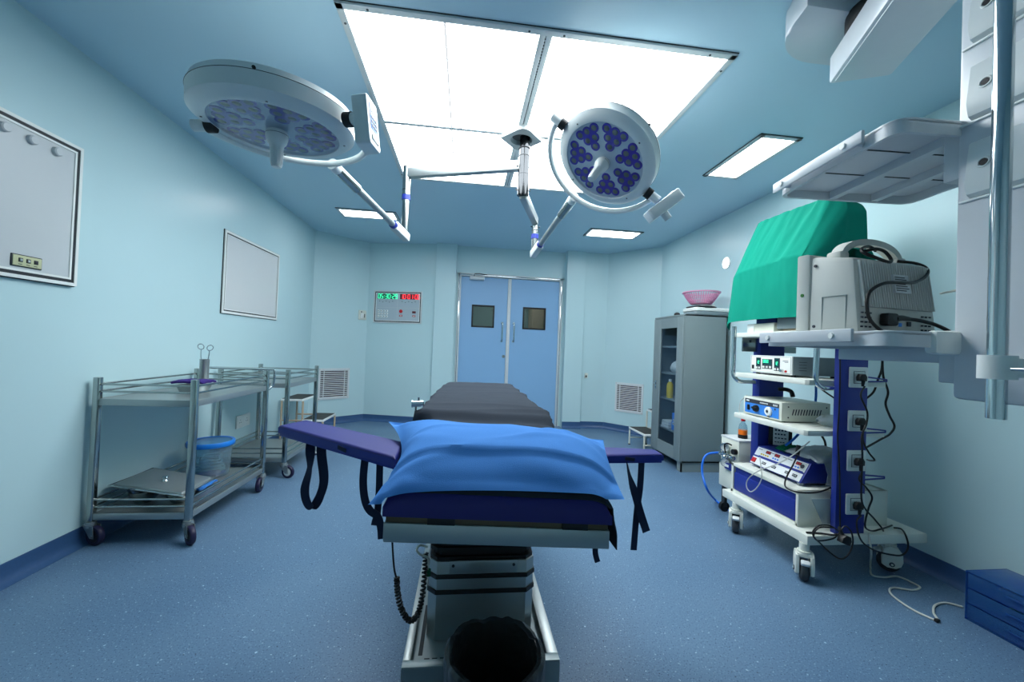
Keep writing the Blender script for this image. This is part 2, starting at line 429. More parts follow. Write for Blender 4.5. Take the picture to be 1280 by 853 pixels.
# double door
d = bpy.data.objects.new('door_1', None); C.objects.link(d); d.location = (.70, YD, 0); struct(d)
mb = MB(M_alu)
for x0, x1 in ((DX0, DX0+.05), (DX1-.05, DX1)):
    mb.bb((x0, YD-.03, 0), (x1, YD+.10, DZ), .006)
mb.bb((DX0, YD-.03, DZ-.05), (DX1, YD+.10, DZ), .006)
mb.mat(M_chrome)
for x0 in (DX0+.016, DX1-.028): mb.bb((x0, YD-.036, 0), (x0+.012, YD-.028, DZ-.02), .003)
mb.bb((DX0+.03, YD-.036, DZ-.035), (DX1-.03, YD-.028, DZ-.018), .003)
mb.build('door_frame', d)
def leaf(x0, x1, wx0, wx1, hx, lock):
    y0, y1, z1 = YD+.01, YD+.05, DZ-.055; wz0, wz1 = 1.605, 1.95
    mb = MB(M_door)
    mb.bb((x0, y0, .01), (wx0, y1, z1)); mb.bb((wx1, y0, .01), (x1, y1, z1)); mb.bb((wx0, y0, .01), (wx1, y1, wz0)); mb.bb((wx0, y0, wz1), (wx1, y1, z1))
    o = mb.build('door_leaf', d)
    mb = MB(M_black)
    for a, b in (((wx0-.012, y0-.008, wz0-.012), (wx0+.012, y1, wz1+.012)), ((wx1-.012, y0-.008, wz0-.012), (wx1+.012, y1, wz1+.012)), ((wx0, y0-.008, wz0-.012), (wx1, y1, wz0+.012)), ((wx0, y0-.008, wz1-.012), (wx1, y1, wz1+.012))): mb.bb(a, b, .002)
    mb.build('window_gasket', o)
    mb = MB(M_pane); mb.bb((wx0, y0+.012, wz0), (wx1, y0+.018, wz1)); mb.build('window_pane', o)
    mb = MB(M_chrome); z0, z1h = 1.385, 1.68
    mb.tube([(hx, y0, z0), (hx, y0-.035, z0+.005), (hx, y0-.055, z0+.03), (hx, y0-.055, z1h-.03), (hx, y0-.035, z1h-.005), (hx, y0, z1h)], .012, 10, sm=4)
    mb.cyl((hx, y0-.004, z0), (hx, y0, z0), .02); mb.cyl((hx, y0-.004, z1h), (hx, y0, z1h), .02)
    mb.build('door_handle', o)
    if lock:
        mb = MB(M_cab); mb.cyl((.622, y0-.02, 1.13), (.622, y0, 1.13), .026); mb.mat(M_black); mb.box((.622, y0-.021, 1.13), (.004, .003, .02)); mb.build('lock_cylinder', o)
leaf(DX0+.05, .655, .085, .435, .583, True); leaf(.712, DX1-.05, .93, 1.295, .775, False)
mb = MB(M_alu); mb.bb((.657, YD-.004, .01), (.710, YD+.055, DZ-.055), .004); mb.build('meeting_strip', d)
mb = MB(M_alu); mb.bb((.02, YD-.07, 2.36), (.26, YD+.008, 2.415), .012); mb.mat(M_alud)
mb.tube([(.09, YD-.075, 2.418), (.10, YD-.10, 2.45), (.17, YD-.10, 2.455)], .007, 6); mb.tube([(.17, YD-.10, 2.455), (.30, YD-.035, 2.452)], .007, 6)
mb.build('door_closer', d)

# ------------------------------------------------------------------ ceiling light panel
PX0, PX1, PY0, PY1 = -.685, 1.38, 1.942, 3.945; PCX, PCY = .345, 2.955
t = thing('ceiling_light_panel', 'large square glowing light panel in the ceiling above the operating table', 'ceiling light', (PCX, PCY, HC))
mb = MB(M_alu); b = .036; zb, zt = HC-.016, HC+.004
for a, c in (((PX0,PY0),(PX1,PY0+b)), ((PX0,PY1-b),(PX1,PY1)), ((PX0,PY0),(PX0+b,PY1)), ((PX1-b,PY0),(PX1,PY1))): mb.bb((*a, zb), (*c, zt), .002)
mb.mat(M_alud)
for a, c in (((PX0-.003,PY0-.003),(PX1+.003,PY0)), ((PX0-.003,PY1),(PX1+.003,PY1+.003)), ((PX0-.003,PY0),(PX0,PY1)), ((PX1,PY0),(PX1+.003,PY1))): mb.bb((*a, zb+.012), (*c, zt))
for x, y in ((PX0+.15,PY0+.018),(PX0+.018,PY0+.12),(PCX-.09,PY0+.018),(PCX+.09,PY0+.018),(PX1-.15,PY0+.018),(PX1-.018,PY0+.12),(PCX-.09,PY1-.018),(PCX+.12,PY1-.018),(PX0+.018,PY1-.1)): mb.cyl((x,y,zb-.003),(x,y,zb+.002),.006,n=10)
mb.build('outer_frame', t)
mb = MB(M_alu)
for s in (-1, 1):
    mb.bb((PCX+s*.018-.016, PY0+b, zb+.002), (PCX+s*.018+.016, PY1-b, zt), .002)
    mb.bb((PX0+b, PCY+s*.009-.008, zb+.002), (PX1-b, PCY+s*.009+.008, zt), .002)
mb.mat(M_alud)
for k in range(40): mb.cyl((PCX, PY0+.06+k*.0225, zb+.002), (PCX, PY0+.06+k*.0225, zb+.006), .004, n=6)
mb.build('crossbar', t)
for x0, x1, y0, y1, sv, sh in ((PX0+b,PCX-.034,PY0+b,PCY-.018,.5,0),(PCX+.034,PX1-b,PY0+b,PCY-.018,0,.63),(PX0+b,PCX-.034,PCY+.018,PY1-b,.5,.5),(PCX+.034,PX1-b,PCY+.018,PY1-b,0,.5)):
    mb = MB(M_frost); mb.bb((x0, y0, HC-.006), (x1, y1, HC-.003)); o = mb.build('diffuser', t)
    mb = MB(M_seam)
    if sv: x = x0+(x1-x0)*sv; mb.bb((x-.006, y0, HC-.010), (x+.006, y1, HC-.006))
    if sh: y = y0+(y1-y0)*sh; mb.bb((x0, y-.004, HC-.009), (x1, y+.004, HC-.006))
    mb.build('seam_strip', o)
def strip(x0, x1, y0, y1, label):
    t = thing('ceiling_light', label, 'ceiling light', ((x0+x1)/2, (y0+y1)/2, HC), 'recessed strip lights')
    mb = MB(M_alu); w = .032
    for a, c in (((x0,y0),(x1,y0+w)), ((x0,y1-w),(x1,y1)), ((x0,y0),(x0+w,y1)), ((x1-w,y0),(x1,y1))): mb.bb((*a, HC-.014), (*c, HC+.004), .002)
    mb.mat(M_alud)
    for a, c in (((x0-.004,y0-.004),(x1+.004,y0)), ((x0-.004,y1),(x1+.004,y1+.004)), ((x0-.004,y0),(x0,y1)), ((x1,y0),(x1+.004,y1))): mb.bb((*a, HC-.006), (*c, HC+.002))
    mb.build('frame', t)
    mb = MB(M_frost2); mb.bb((x0+w, y0+w, HC-.006), (x1-w, y1-w, HC-.003)); mb.build('diffuser', t)
strip(2.06, 2.385, 2.62, 3.33, 'recessed ceiling strip light above the draped equipment trolley')
strip(1.585, 2.315, 5.075, 5.42, 'recessed ceiling strip light in front of the right door leaf and cabinet')
strip(-1.645, -.932, 5.025, 5.34, 'recessed ceiling strip light behind the left lamp arm')

# ------------------------------------------------------------------ surgical lamp: two heads on one ceiling pole
L = thing('surgical_light', 'twin white surgical lamp on a chrome ceiling pole over the operating table', 'surgical light', (.375, 2.955, HC))
mb = MB(mat('plate_grey', (150, 158, 160), .4))
MP = Matrix.Translation((PCX+.01, PCY, HC-.046))
poly = [(-.16,0),(-.03,-.155),(.03,-.155),(.16,0),(.03,.155),(-.03,.155)]
ring = circle(.082, 30)
# diamond plate with a round hole
bm = mb.bm
n = 30; outer = []
for k in range(n):
    a = 2*PI*k/n; best = None
    for p, q in zip(poly, poly[1:]+poly[:1]):
        dx, dy = math.cos(a), math.sin(a); ex, ey = q[0]-p[0], q[1]-p[1]; det = dx*(-ey)+ex*dy
        if abs(det) < 1e-9: continue
        tt = (p[0]*(-ey)+ex*p[1])/det; uu = (dx*p[1]-dy*p[0])/det
        if tt > 0 and -1e-6 <= uu <= 1+1e-6: best = tt if best is None else min(best, tt)
    outer.append((math.cos(a)*best, math.sin(a)*best))
o1 = [bm.verts.new((x,y,0)) for x,y in outer]; o2 = [bm.verts.new((x,y,.028)) for x,y in outer]; i1 = [bm.verts.new((x,y,0)) for x,y in ring]; i2 = [bm.verts.new((x,y,.028)) for x,y in ring]
for k in range(n):
    j = (k+1) % n
    bm.faces.new((o1[k],o1[j],i1[j],i1[k])); bm.faces.new((o1[k],o2[k],o2[j],o1[j])); bm.faces.new((i1[k],i1[j],i2[j],i2[k]))
mb.fin(o1+o2+i1+i2, M=MP)
mb.mat(M_alud); mb.lathe([(.0,.0275),(.083,.0275)], MP); 
mb.mat(M_insgrey); mb.lathe([(.082,-.001),(.074,.014),(.070,.0272)], MP)
mb.build('ceiling_plate', L)
px_, py_ = .382, 2.955
mb = MB(M_pole); mb.cyl((px_,py_,2.44),(px_,py_,2.89),.038,n=28); mb.cyl((px_,py_,2.445),(px_,py_,2.60),.044,n=28); mb.cyl((px_,py_,2.60),(px_,py_,2.74),.042,n=28)
mb.mat(M_alud)
for z in (2.60, 2.74, 2.80): mb.cyl((px_,py_,z-.002),(px_,py_,z+.002),.0445,n=28)
for z in (2.48, 2.66): mb.cyl((px_+.045,py_-.012,z),(px_+.055,py_-.014,z),.006,n=8); mb.cyl((px_-.045,py_-.012,z),(px_-.055,py_-.014,z),.006,n=8)
mb.build('ceiling_pole', L)
def beam(mb, a, b, w, h, bev=.006):
    a = V(a); b = V(b); x = (b-a).normalized(); side = x.cross(V((0,0,1))).normalized(); up = side.cross(x)
    M = Matrix((x, side, up)).transposed().to_4x4(); M.translation = (a+b)/2
    mb.box((0,0,0), ((b-a).length, w, h), bev) if False else None
    old = mb.M; mb.M = old @ M; mb.box((0,0,0), ((b-a).length, w, h), bev); mb.M = old
J1 = V((-.530, 3.285, 0)); J2 = V((.588, 3.575, 0))
mb = MB(M_sheetsteel); beam(mb, (px_,py_,2.672), (J1.x,J1.y,2.672), .055, .075); mb.build('swing_arm', L)
mb = MB(M_steel); mb.cyl((J1.x,J1.y,2.15),(J1.x,J1.y,2.72),.028,n=24); mb.cyl((J1.x,J1.y,2.50),(J1.x,J1.y,2.725),.032,n=24)
mb.mat(M_dkblue); mb.cyl((J1.x,J1.y,2.455),(J1.x,J1.y,2.495),.034,n=24); mb.mat(M_alud); mb.cyl((J1.x,J1.y,2.535),(J1.x,J1.y,2.539),.0335,n=24); mb.cyl((J1.x,J1.y,2.722),(J1.x,J1.y,2.728),.033,n=24)
mb.build('drop_post', L)
mb = MB(M_sheetsteel); beam(mb, (px_,py_,2.455), (J2.x,J2.y,2.455), .055, .07); mb.build('swing_arm', L)
mb = MB(M_steel); mb.cyl((J2.x,J2.y,2.16),(J2.x,J2.y,2.48),.028,n=24); mb.mat(M_dkblue); mb.cyl((J2.x,J2.y,2.295),(J2.x,J2.y,2.335),.034,n=24); mb.mat(M_alud); mb.cyl((J2.x,J2.y,2.37),(J2.x,J2.y,2.374),.031,n=24)
for s in (-1, 1): mb.cyl((J2.x+s*.03,J2.y-.015,2.40),(J2.x+s*.042,J2.y-.02,2.40),.006,n=8)
mb.build('drop_post', L)
def spring(j, zj, a):
    p0 = V((j.x, j.y, zj)); a = V(a); dr = (a-p0).normalized()
    mb = MB(M_alu); q = p0+dr*.20
    beam(mb, p0-dr*.05, q, .06, .07, .012); mb.mat(M_black); e = p0-dr*.052
    beam(mb, e, e+dr*.004, .036, .042, .001)
    mb.build('knuckle', L)
    mb = MB(M_dkblue); mb.cyl(q-dr*.008, q+dr*.022, .030, n=20); mb.mat(M_sheetsteel); mb.cyl(q+dr*.02, a-dr*.26, .023, n=20); mb.mat(M_steel); mb.cyl(a-dr*.27, a-dr*.05, .030, n=20); mb.mat(M_white); mb.cyl(a-dr*.055, a, .032, n=20)
    mb.build('spring_arm', L)
A1 = V((-.79, 2.325, 2.29)); A2 = V((.68, 2.57, 2.315))
spring(J1, 2.165, A1); spring(J2, 2.165, A2)
def led_layout():
    out = []
    for c in range(7):
        a = PI/2+.15+c*2*PI/7
        rd = V((math.cos(a), math.sin(a))); tg = V((-rd.y, rd.x)); cl = []
        for row, (rr, k) in enumerate(((.214, 3), (.163, 2), (.112, 1))):
            for i in range(k): cl.append(rd*rr+tg*(i-(k-1)/2)*.056)
        out.append(cl)
    return out
def head(c, nrm, xdir, R, glass, roll, hl, label):
    z = -V(nrm).normalized(); M = frame(c, xdir, z.cross(V(xdir))); k = R/.33
    M = M @ Matrix.Diagonal((k, k, k, 1))
    mb = MB(M_white); mb.M = M
    mb.lathe([(.262,-.024),(.264,-.0265),(.296,-.0265),(.330,.0),(.330,.058),(.331,.060),(.331,.064),(.330,.066),(.322,.090),(.295,.104),(.0,.112)], n=72)
    mb.mat(M_petal); mb.lathe([(.262,-.022),(.262,-.010),(0,-.010)], n=72)
    mb.mat(M_alud); mb.lathe([(.3305,.0605),(.3322,.0615),(.3322,.0628),(.3305,.0638)], n=72)
    mb.mat(M_black)
    for a in (.3, 1.87, 3.44, 5.01): mb.cyl((.284*math.cos(a), .284*math.sin(a), -.0275), (.284*math.cos(a), .284*math.sin(a), -.024), .005, n=10)
    for a in (.9, 2.9, 4.9): mb.cyl((.329*math.cos(a), .329*math.sin(a), .068), (.336*math.cos(a), .336*math.sin(a), .068), .007, n=8)
    o = mb.build('lamp_head', L); lab(o, label)
    for cl in led_layout():
        mb = MB(M_ledblue); mb.M = M
        for q in cl: mb.cyl((q.x, q.y, -.0145), (q.x, q.y, -.0095), .0300, n=22)
        cen = sum(cl, V((0,0)))/6; mb.prism([(p.x*.9+cen.x*.1, p.y*.9+cen.y*.1) for p in (cl[0], cl[2], cl[5])], -.014, -.0095)
        mb.build('led_cluster', o)
        for q in cl:
            mb = MB(M_ledlens); mb.M = M @ Matrix.Translation((q.x, q.y, -.0145)); mb.lathe([(.0,-.004),(.008,-.0045),(.0135,-.002),(.0180,0)], n=14); mb.build('led_lens', o)
    mb = MB(glass); mb.M = M; mb.lathe([(0,-.0238),(.262,-.0238)], n=72); mb.build('glass_cover', o)
    mb = MB(M_white); mb.M = M @ Matrix.Rotation(roll, 4, 'X')
    mb.lathe([(.0,-.022),(.042,-.024),(.047,-.034),(.046,-.055),(.040,-.075),(.030,-.088),(.028,-.10),(.0275,-.13),(.024,-hl+.012),(.020,-hl),(0,-hl-.002)], n=28)
    mb.mat(M_alud); mb.lathe([(.0472,-.0395),(.0480,-.0405),(.0472,-.0415)], n=28)
    for q in range(6):
        a = q*PI/3; mb.mat(M_white); mb.tube([(.0275*math.cos(a), .0275*math.sin(a), -.105), (.0235*math.cos(a), .0235*math.sin(a), -hl+.015)], .003, 6)
    mb.build('sterile_handle', o)
    return M, o
C1 = V((-.899, 1.919, 2.268)); N1 = V((-.016, .059, -.998))
C2 = V((.762, 2.219, 2.404)); N2 = V((-.546, -.303, -.781))
M1, h1 = head(C1, N1, (1,0,0), .33, M_glass1, 0, .185, 'left white lamp head, seen nearly edge-on')
N2n = N2.normalized(); x2 = V((.40, 0, -.39)); x2 = (x2-N2n*x2.dot(N2n)).normalized()
M2, h2 = head(C2, N2, x2, .30, M_glass, 0, .20, 'right white lamp head facing the room, blue diode clusters lit by the ceiling')
def yoke(c, p1, p2, a, th):
    p1 = V(p1); p2 = V(p2); mid = (p1+p2)/2; ax = (p2-p1)/2; b = V(a)-mid
    pts = [mid-ax*math.cos(PI*k/28)+b*math.sin(PI*k/28) for k in range(29)]
    mb = MB(M_white); mb.tube([p1*.88+V(c)*.12]*0+pts, th, 12); mb.build('yoke', L)
    for p, blk in ((p1, 1), (p2, 1)):
        u = (V(c)-p).normalized(); mb = MB(M_white); mb.cyl(p-u*.035, p+u*.03, .026, n=20); mb.mat(M_black); mb.cyl(p+u*.02, p+u*.055, .031, n=20); mb.cyl(p-u*.038, p-u*.034, .020, n=16); mb.build('pivot', L)
X1 = V((1, -.05, -.019)).normalized()
yoke(C1, C1+V((-.318, .0, -.030)), C1+V((.385, -.13, .0)), A1, .017)
yoke(C2, C2+(V((.471,2.215,2.609))-C2).normalized()*.355, C2+(V((1.032,2.201,2.222))-C2).normalized()*.355, A2, .017)
# control boxes on the pivots
def ctrl(M, buttons):
    mb = MB(M_white); mb.M = M; mb.prism(rrect(.125, .215, .018), -.045, .022, bev=.006); mb.cyl((0,.02,-.09), (0,.02,-.04), .022); o = mb.build('control_box', L)
    mb = MB(M_plast); mb.M = M; mb.box((0, -.072, .024), (.07, .02, .006), .002); mb.build('grip', o)
    mb = MB(M_ltblue); mb.M = M; mb.box((0, .022, .0232), (.076, .115, .002), .0008); mb.mat(mat('key_yellow', (224, 216, 170), .5)); mb.box((.002, .055, .0246), (.045, .022, .002))
    mb.mat(M_print)
    for i in range(3):
        for j in range(3): mb.box((-.022+i*.022, -.02+j*.019, .0246), (.014, .011, .002))
    mb.build('keypad', o)
p = Yp(461, 156, 1.80)
ctrl(frame(p, V((.15, .985, .02)), V((.12, -.05, -1)) * -1), 1)
p = Yp(828, 256, 2.20)
ctrl(frame(p, V((.2, .9, .1)), V((-.75, .25, -.62)).cross(V((.2,.9,.1))).cross(V((.2,.9,.1)))*-1), 1)

# ------------------------------------------------------------------ things on the walls
def rings(mb, x0, x1, y0, y1, bands, z0):
    """nested rectangular frame bands: (width, height above wall, material)"""
    for w, h, m in bands:
        mb.mat(m)
        for a, c in (((x0,y0),(x1,y0+w)), ((x0,y1-w),(x1,y1)), ((x0,y0+w),(x0+w,y1-w)), ((x1-w,y0+w),(x1,y1-w))): mb.bb((*a, z0), (*c, h))
        x0 += w; x1 -= w; y0 += w; y1 -= w
    return x0, x1, y0, y1
WL = frame((XL, 0, 0), (0,1,0), (0,0,1))
t = thing('film_viewer', 'large grey wall film viewer with round clips and a switch plate on the left wall', 'x-ray viewer', (XL, 2.0, 1.9))
mb = MB(M_alud); mb.M = WL
x0, x1, y0, y1 = rings(mb, 1.32, 2.565, 1.545, 2.352, ((.004,.014,M_alud),(.017,.030,M_plast),(.017,.026,M_alud),(.011,.029,M_plast)), 0)
mb.build('frame', t)
mb = MB(M_film_box); mb.M = WL; mb.bb((x0, y0, .002), (x1, y1, .024)); mb.build('light_face', t)
for y in (2.165, 2.288, 2.412):
    mb = MB(M_film_box); mb.M = WL @ Matrix.Translation((y, 2.262, .024)); mb.lathe([(.024,0),(.023,.016),(.018,.021),(0,.022)], n=24); mb.build('film_clip', t)
mb = MB(M_alud); mb.M = WL; mb.bb((2.225, 1.606, .024), (2.368, 1.668, .030), .002); mb.mat(M_olive); mb.bb((2.230, 1.611, .024), (2.363, 1.663, .033), .001); sw = mb.build('switch_plate', t)
for i in range(3):
    mb = MB(M_alud); mb.M = WL; q = 2.262+i*.036; mb.box((q, 1.640, .034), (.018, .020, .006), .001); mb.mat(M_greylabel if i < 2 else M_print); mb.box((q, 1.640, .037), (.010, .011, .004), .001); mb.mat(M_print); mb.box((q, 1.619, .0335), (.016, .003, .001)); mb.build('button', sw)
t = thing('wall_board', 'white framed blank board on the left wall, between film viewer and back corner', 'board', (XL, 4.5, 1.9))
mb = MB(M_alud); mb.M = WL
x0, x1, y0, y1 = rings(mb, 3.955, 5.04, 1.503, 2.292, ((.005,.008,M_alud),(.022,.016,M_plast),(.012,.012,M_alud),(.008,.014,M_plast)), 0)
mb.build('frame', t)
mb = MB(M_board); mb.M = WL; mb.bb((x0, y0, .002), (x1, y1, .011)); mb.build('board_face', t)
def socket_pair(M, label):
    t = thing('wall_socket', label, 'socket', M.translation)
    mb = MB(M_plast); mb.M = M; mb.prism(rrect(.25, .13, .008), 0, .011, bev=.003); mb.build('plate', t)
    for sx in (-.06, .06):
        mb = MB(M_plast); mb.M = M; mb.box((sx, -.005, .0105), (.09, .105, .003), .001); mb.mat(M_print)
        for q in ((0,.018),(-.013,-.008),(.013,-.008)): mb.cyl((sx+q[0], q[1], .010), (sx+q[0], q[1], .0125), .0045, n=10)
        mb.mat(M_plast); mb.box((sx, -.045, .012), (.022, .012, .005), .001); mb.build('socket_face', t)
socket_pair(WL @ Matrix.Translation((4.425, .42, 0)), 'white double wall socket behind the steel trolleys')
# control panel with clocks on the back left wall
WBL = wallframe((-1.62, 6.72), (-.52, 6.47)); WDL = wallframe((XL, 6.15), (-1.62, 6.72))
t = thing('control_panel', 'grey wall control panel with green and red digital clocks', 'control panel', WBL @ V((.51, 1.87, 0)))
mb = MB(M_steel); mb.M = WBL
x0, x1, y0, y1 = rings(mb, .105, .915, 1.605, 2.130, ((.018,.016,M_alu),(.016,.012,M_alud),(.008,.016,M_plast)), 0); mb.build('frame', t)
mb = MB(mat('panel_grey', (176, 192, 200), .4)); mb.M = WBL; mb.bb((x0,y0,.001),(x1,y1,.010)); mb.mat(M_greylabel)
mb.bb((.505,y0,.010),(.509,y1,.0115)); mb.bb((x0,1.855,.010),(x1,1.859,.0115)); mb.build('face', t)
for xx, yy, txt, mf, mk, nm in ((.165, 2.005, '05:30:29', M_green_led, M_digback, 'clock_display'), (.545, 2.005, '10:01:06', M_red_led, M_digbackr, 'timer_display')):
    mb = MB(mk); mb.M = WBL @ Matrix.Translation((xx, yy, .011)); mb.bb((0,-.008,-.001),(.30,.078,.002)); o = mb.build(nm, t)
    mb = MB(mf); mb.M = WBL @ Matrix.Translation((xx+.012, yy, .014)) @ Matrix.Diagonal((.95,1,1,1)); digits(mb, txt, .068, .20); mb.build('digits', o)
mb = MB(M_print); mb.M = WBL
for xx in (.165, .545):
    for k in range(5): mb.bb((xx+.03+k*.055, 1.955-(k%2)*.014, .010), (xx+.046+k*.055, 1.963-(k%2)*.014, .012))
mb.build('print', t)
for r in range(3):
    for c in range(4):
        mb = MB(M_plast); mb.M = WBL; mb.box((.19+c*.048, 1.80-r*.045, .012), (.032, .030, .008), .002); mb.mat(M_print); mb.box((.19+c*.048, 1.80-r*.045, .0162), (.012, .012, .001)); mb.build('key', t)
for q, m in (((.57,1.80),M_red),((.79,1.79),M_digbackr)):
    mb = MB(m); mb.M = WBL; 
    if m is M_red: mb.cyl((*q,.010),(*q,.022),.028)
    else: mb.box((*q,.014),(.06,.034,.008),.002)
    mb.build('indicator', t)
mb = MB(M_red); mb.M = WBL
for q in (.57, .79): mb.box((q, 1.728, .011), (.05, .026, .002)); 
mb.mat(M_plast)
for q in (.57, .79): mb.box((q, 1.728, .0122), (.03, .010, .001))
mb.build('lettering', t)
t = thing('light_switch', 'small cream wall switch left of the digital clock panel', 'switch', WDL @ V((.80, 1.71, 0)))
mb = MB(M_cream); mb.M = WDL @ Matrix.Translation((.775, 1.715, 0)); mb.prism(rrect(.13, .155, .01), 0, .016, bev=.004); mb.build('plate', t)
mb = MB(M_plast); mb.M = WDL @ Matrix.Translation((.775, 1.715, .016)); mb.box((-.012, -.012, .004), (.05, .085, .014), .003, rot=Euler((.1,0,0))); mb.mat(M_print); mb.box((.035,-.01,.001),(.012,.06,.006)); mb.cyl((-.02,.05,0),(-.02,.05,.004),.009); mb.build('rocker', t)
def vent(M, w, h, label):
    t = thing('wall_vent', label, 'vent', M @ V((w/2, h/2, 0)), 'louvred air vents')
    mb = MB(M_grate); mb.M = M; rings(mb, 0, w, 0, h, ((.028,.014,M_grate),), 0); mb.mat(M_print)
    for q in ((.014,.014),(w-.014,.014),(.014,h-.014),(w-.014,h-.014)): mb.cyl((*q,.013),(*q,.016),.004,n=8)
    mb.build('frame', t)
    mb = MB(M_ventdark); mb.M = M; mb.bb((.02,.02,.001),(w-.02,h-.02,.003)); mb.build('duct', t)
    n = 15; mb = MB(M_grate); mb.M = M
    for k in range(n): mb.box((w/2, .035+(h-.07)*k/(n-1), .009), (w-.05, .014, .002), rot=Euler((-.75,0,0)))
    mb.bb((.075,.02,.006),(.083,h-.02,.017)); mb.bb((w-.083,.02,.006),(w-.075,h-.02,.017)); mb.build('louvre', t)
vent(WDL @ Matrix.Translation((.130, .383, 0)), .475, .475, 'white louvred wall vent low on the left, beside the steel trolleys')
WDR = wallframe((2.31, 6.37), (2.92, 5.72))
vent(WDR @ Matrix.Translation((.205, .32, 0)), .465, .468, 'white louvred wall vent low on the right, left of the grey cabinet')
WBR = wallframe((1.91, 6.40), (2.31, 6.37))
t = thing('wall_button', 'tiny cream wall button to the right of the double door', 'switch', WBR @ V((.09, .86, 0)))
mb = MB(M_cream); mb.M = WBR @ Matrix.Translation((.09, .865, 0)); mb.prism(rrect(.05, .085, .008), 0, .022, bev=.004); mb.build('box', t)
mb = MB(M_print); mb.M = WBR @ Matrix.Translation((.09, .855, .022)); mb.box((0,0,.002),(.022,.03,.006),.001); mb.build('button', t)
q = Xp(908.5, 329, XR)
t = thing('wall_glow_disc', 'small round glowing white disc high on the right wall beside the green drape', 'light', q)
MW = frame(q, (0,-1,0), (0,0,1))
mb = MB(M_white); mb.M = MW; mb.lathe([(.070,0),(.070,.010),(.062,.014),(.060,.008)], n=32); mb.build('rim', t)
mb = MB(M_spot); mb.M = MW; mb.lathe([(.061,.008),(0,.012)], n=32); mb.build('lens', t)  # plain emissive disc set inside the white rim

# ------------------------------------------------------------------ steel trolleys
def caster(t, p, dirn, r, z1, mwheel, mrim):
    p = V((p[0], p[1], 0)); dv = V((*dirn, 0)).normalized(); sd = V((-dv.y, dv.x, 0)); ax = p+dv*r*.75; ax.z = r
    mb = MB(M_sheetsteel); mb.cyl((p.x,p.y,z1-.004),(p.x,p.y,z1+.012),.026,n=18); mb.cyl((p.x,p.y,z1-.02),(p.x,p.y,z1),.030,n=18)
    for s in (-1, 1):
        o = sd*s*.020
        a = V((p.x,p.y,z1-.006))+o
        mb.hexa([a-dv*.034-sd*.002, a+dv*.048-sd*.002, a+dv*.048+sd*.002, a-dv*.034+sd*.002][::-1], [ax+o-dv*.014-V((0,0,.012))-sd*.002, ax+o+dv*.014-V((0,0,.012))-sd*.002, ax+o+dv*.014-V((0,0,.012))+sd*.002, ax+o-dv*.014-V((0,0,.012))+sd*.002][::-1])
    mb.cyl(ax-sd*.026, ax+sd*.026, .007, n=12)
    o = mb.build('caster', t)
    M = Matrix((dv.cross(sd), dv, sd)).transposed().to_4x4(); M.translation = ax
    mb = MB(mwheel); mb.M = M; mb.lathe([(.0,-.012),(r*.62,-.012),(r*.68,-.015),(r*.92,-.015),(r,-.008),(r,.008),(r*.92,.015),(r*.68,.015),(r*.62,.012),(0,.012)], n=32)
    mb.mat(mrim); mb.lathe([(.0,-.0135),(r*.62,-.0135)], n=24); mb.lathe([(.0,.0135),(r*.62,.0135)], n=24); mb.build('wheel', o)
def trolley(x0, x1, y0, y1, zt, label, dirs, mw, mr, handle):
    t = thing('instrument_trolley', label, 'trolley', ((x0+x1)/2, (y0+y1)/2, 0), 'two-tier steel trolleys')
    for x in (x0, x1):
        for y in (y0, y1):
            mb = MB(M_steel); mb.M = Matrix.Translation((x, y, 0)); mb.prism(rrect(.036, .036, .008, 3), .125, zt, bev=.002); mb.build('post', t)
    for z0, z1 in ((zt-.170, zt-.132), (.147, .186)):
        mb = MB(M_sheetsteel); e = .012
        mb.bb((x0+e, y0+e, z1-.004), (x1-e, y1-e, z1))
        for a, c in (((x0,y0-.010),(x1,y0+.002)), ((x0,y1-.002),(x1,y1+.010)), ((x0-.010,y0),(x0+.002,y1)), ((x1-.002,y0),(x1+.010,y1))): mb.bb((*a, z0), (*c, z1+.002), .002)
        mb.build('shelf', t)
    for z in (zt-.041, zt-.085, .224, .268):
        for a, c in (((x0,y0),(x1,y0)), ((x0,y1),(x1,y1)), ((x0,y0),(x0,y1)), ((x1,y0),(x1,y1))):
            if handle == 2 and z < .25: continue
            mb = MB(M_steel); mb.cyl((*a, z), (*c, z), .0065, n=12); mb.build('rail', t)
    for (x, y), dd in zip(((x0,y0),(x1,y0),(x0,y1),(x1,y1)), dirs): caster(t, (x, y), dd, .058, .125, mw, mr)
    if handle == 1:
        mb = MB(M_chrome); y = y1+.09; z = zt+.004
        mb.tube([(x0, y1, z-.17), (x0, y-.01, z-.16), (x0, y+.02, z-.12), (x0, y+.015, z-.02), (x0+.02, y, z), (x0+.05, y, z), (x1-.02, y, z), (x1+.012, y, z-.003), (x1+.022, y, z-.03), (x1+.015, y, z-.12), (x1, y-.02, z-.16), (x1, y1, z-.17)], .0115, 12, sm=4)
        mb.build('push_handle', t)
    return t
T1 = trolley(-2.222, -1.676, 2.70, 3.60, 1.014, 'near two-tier steel trolley at the left wall carrying scissors and a lidded bucket', ((.9,-.3),(.75,-.65),(.9,.1),(.1,-.9)), M_purpwheel, M_black, 1)
T2 = trolley(-2.215, -1.632, 3.91, 4.62, 1.003, 'far empty two-tier steel trolley at the left wall, behind the near trolley', ((.8,.3),(.8,-.2),(.7,.4),(.2,.9)), M_purpwheel, M_plast, 0)
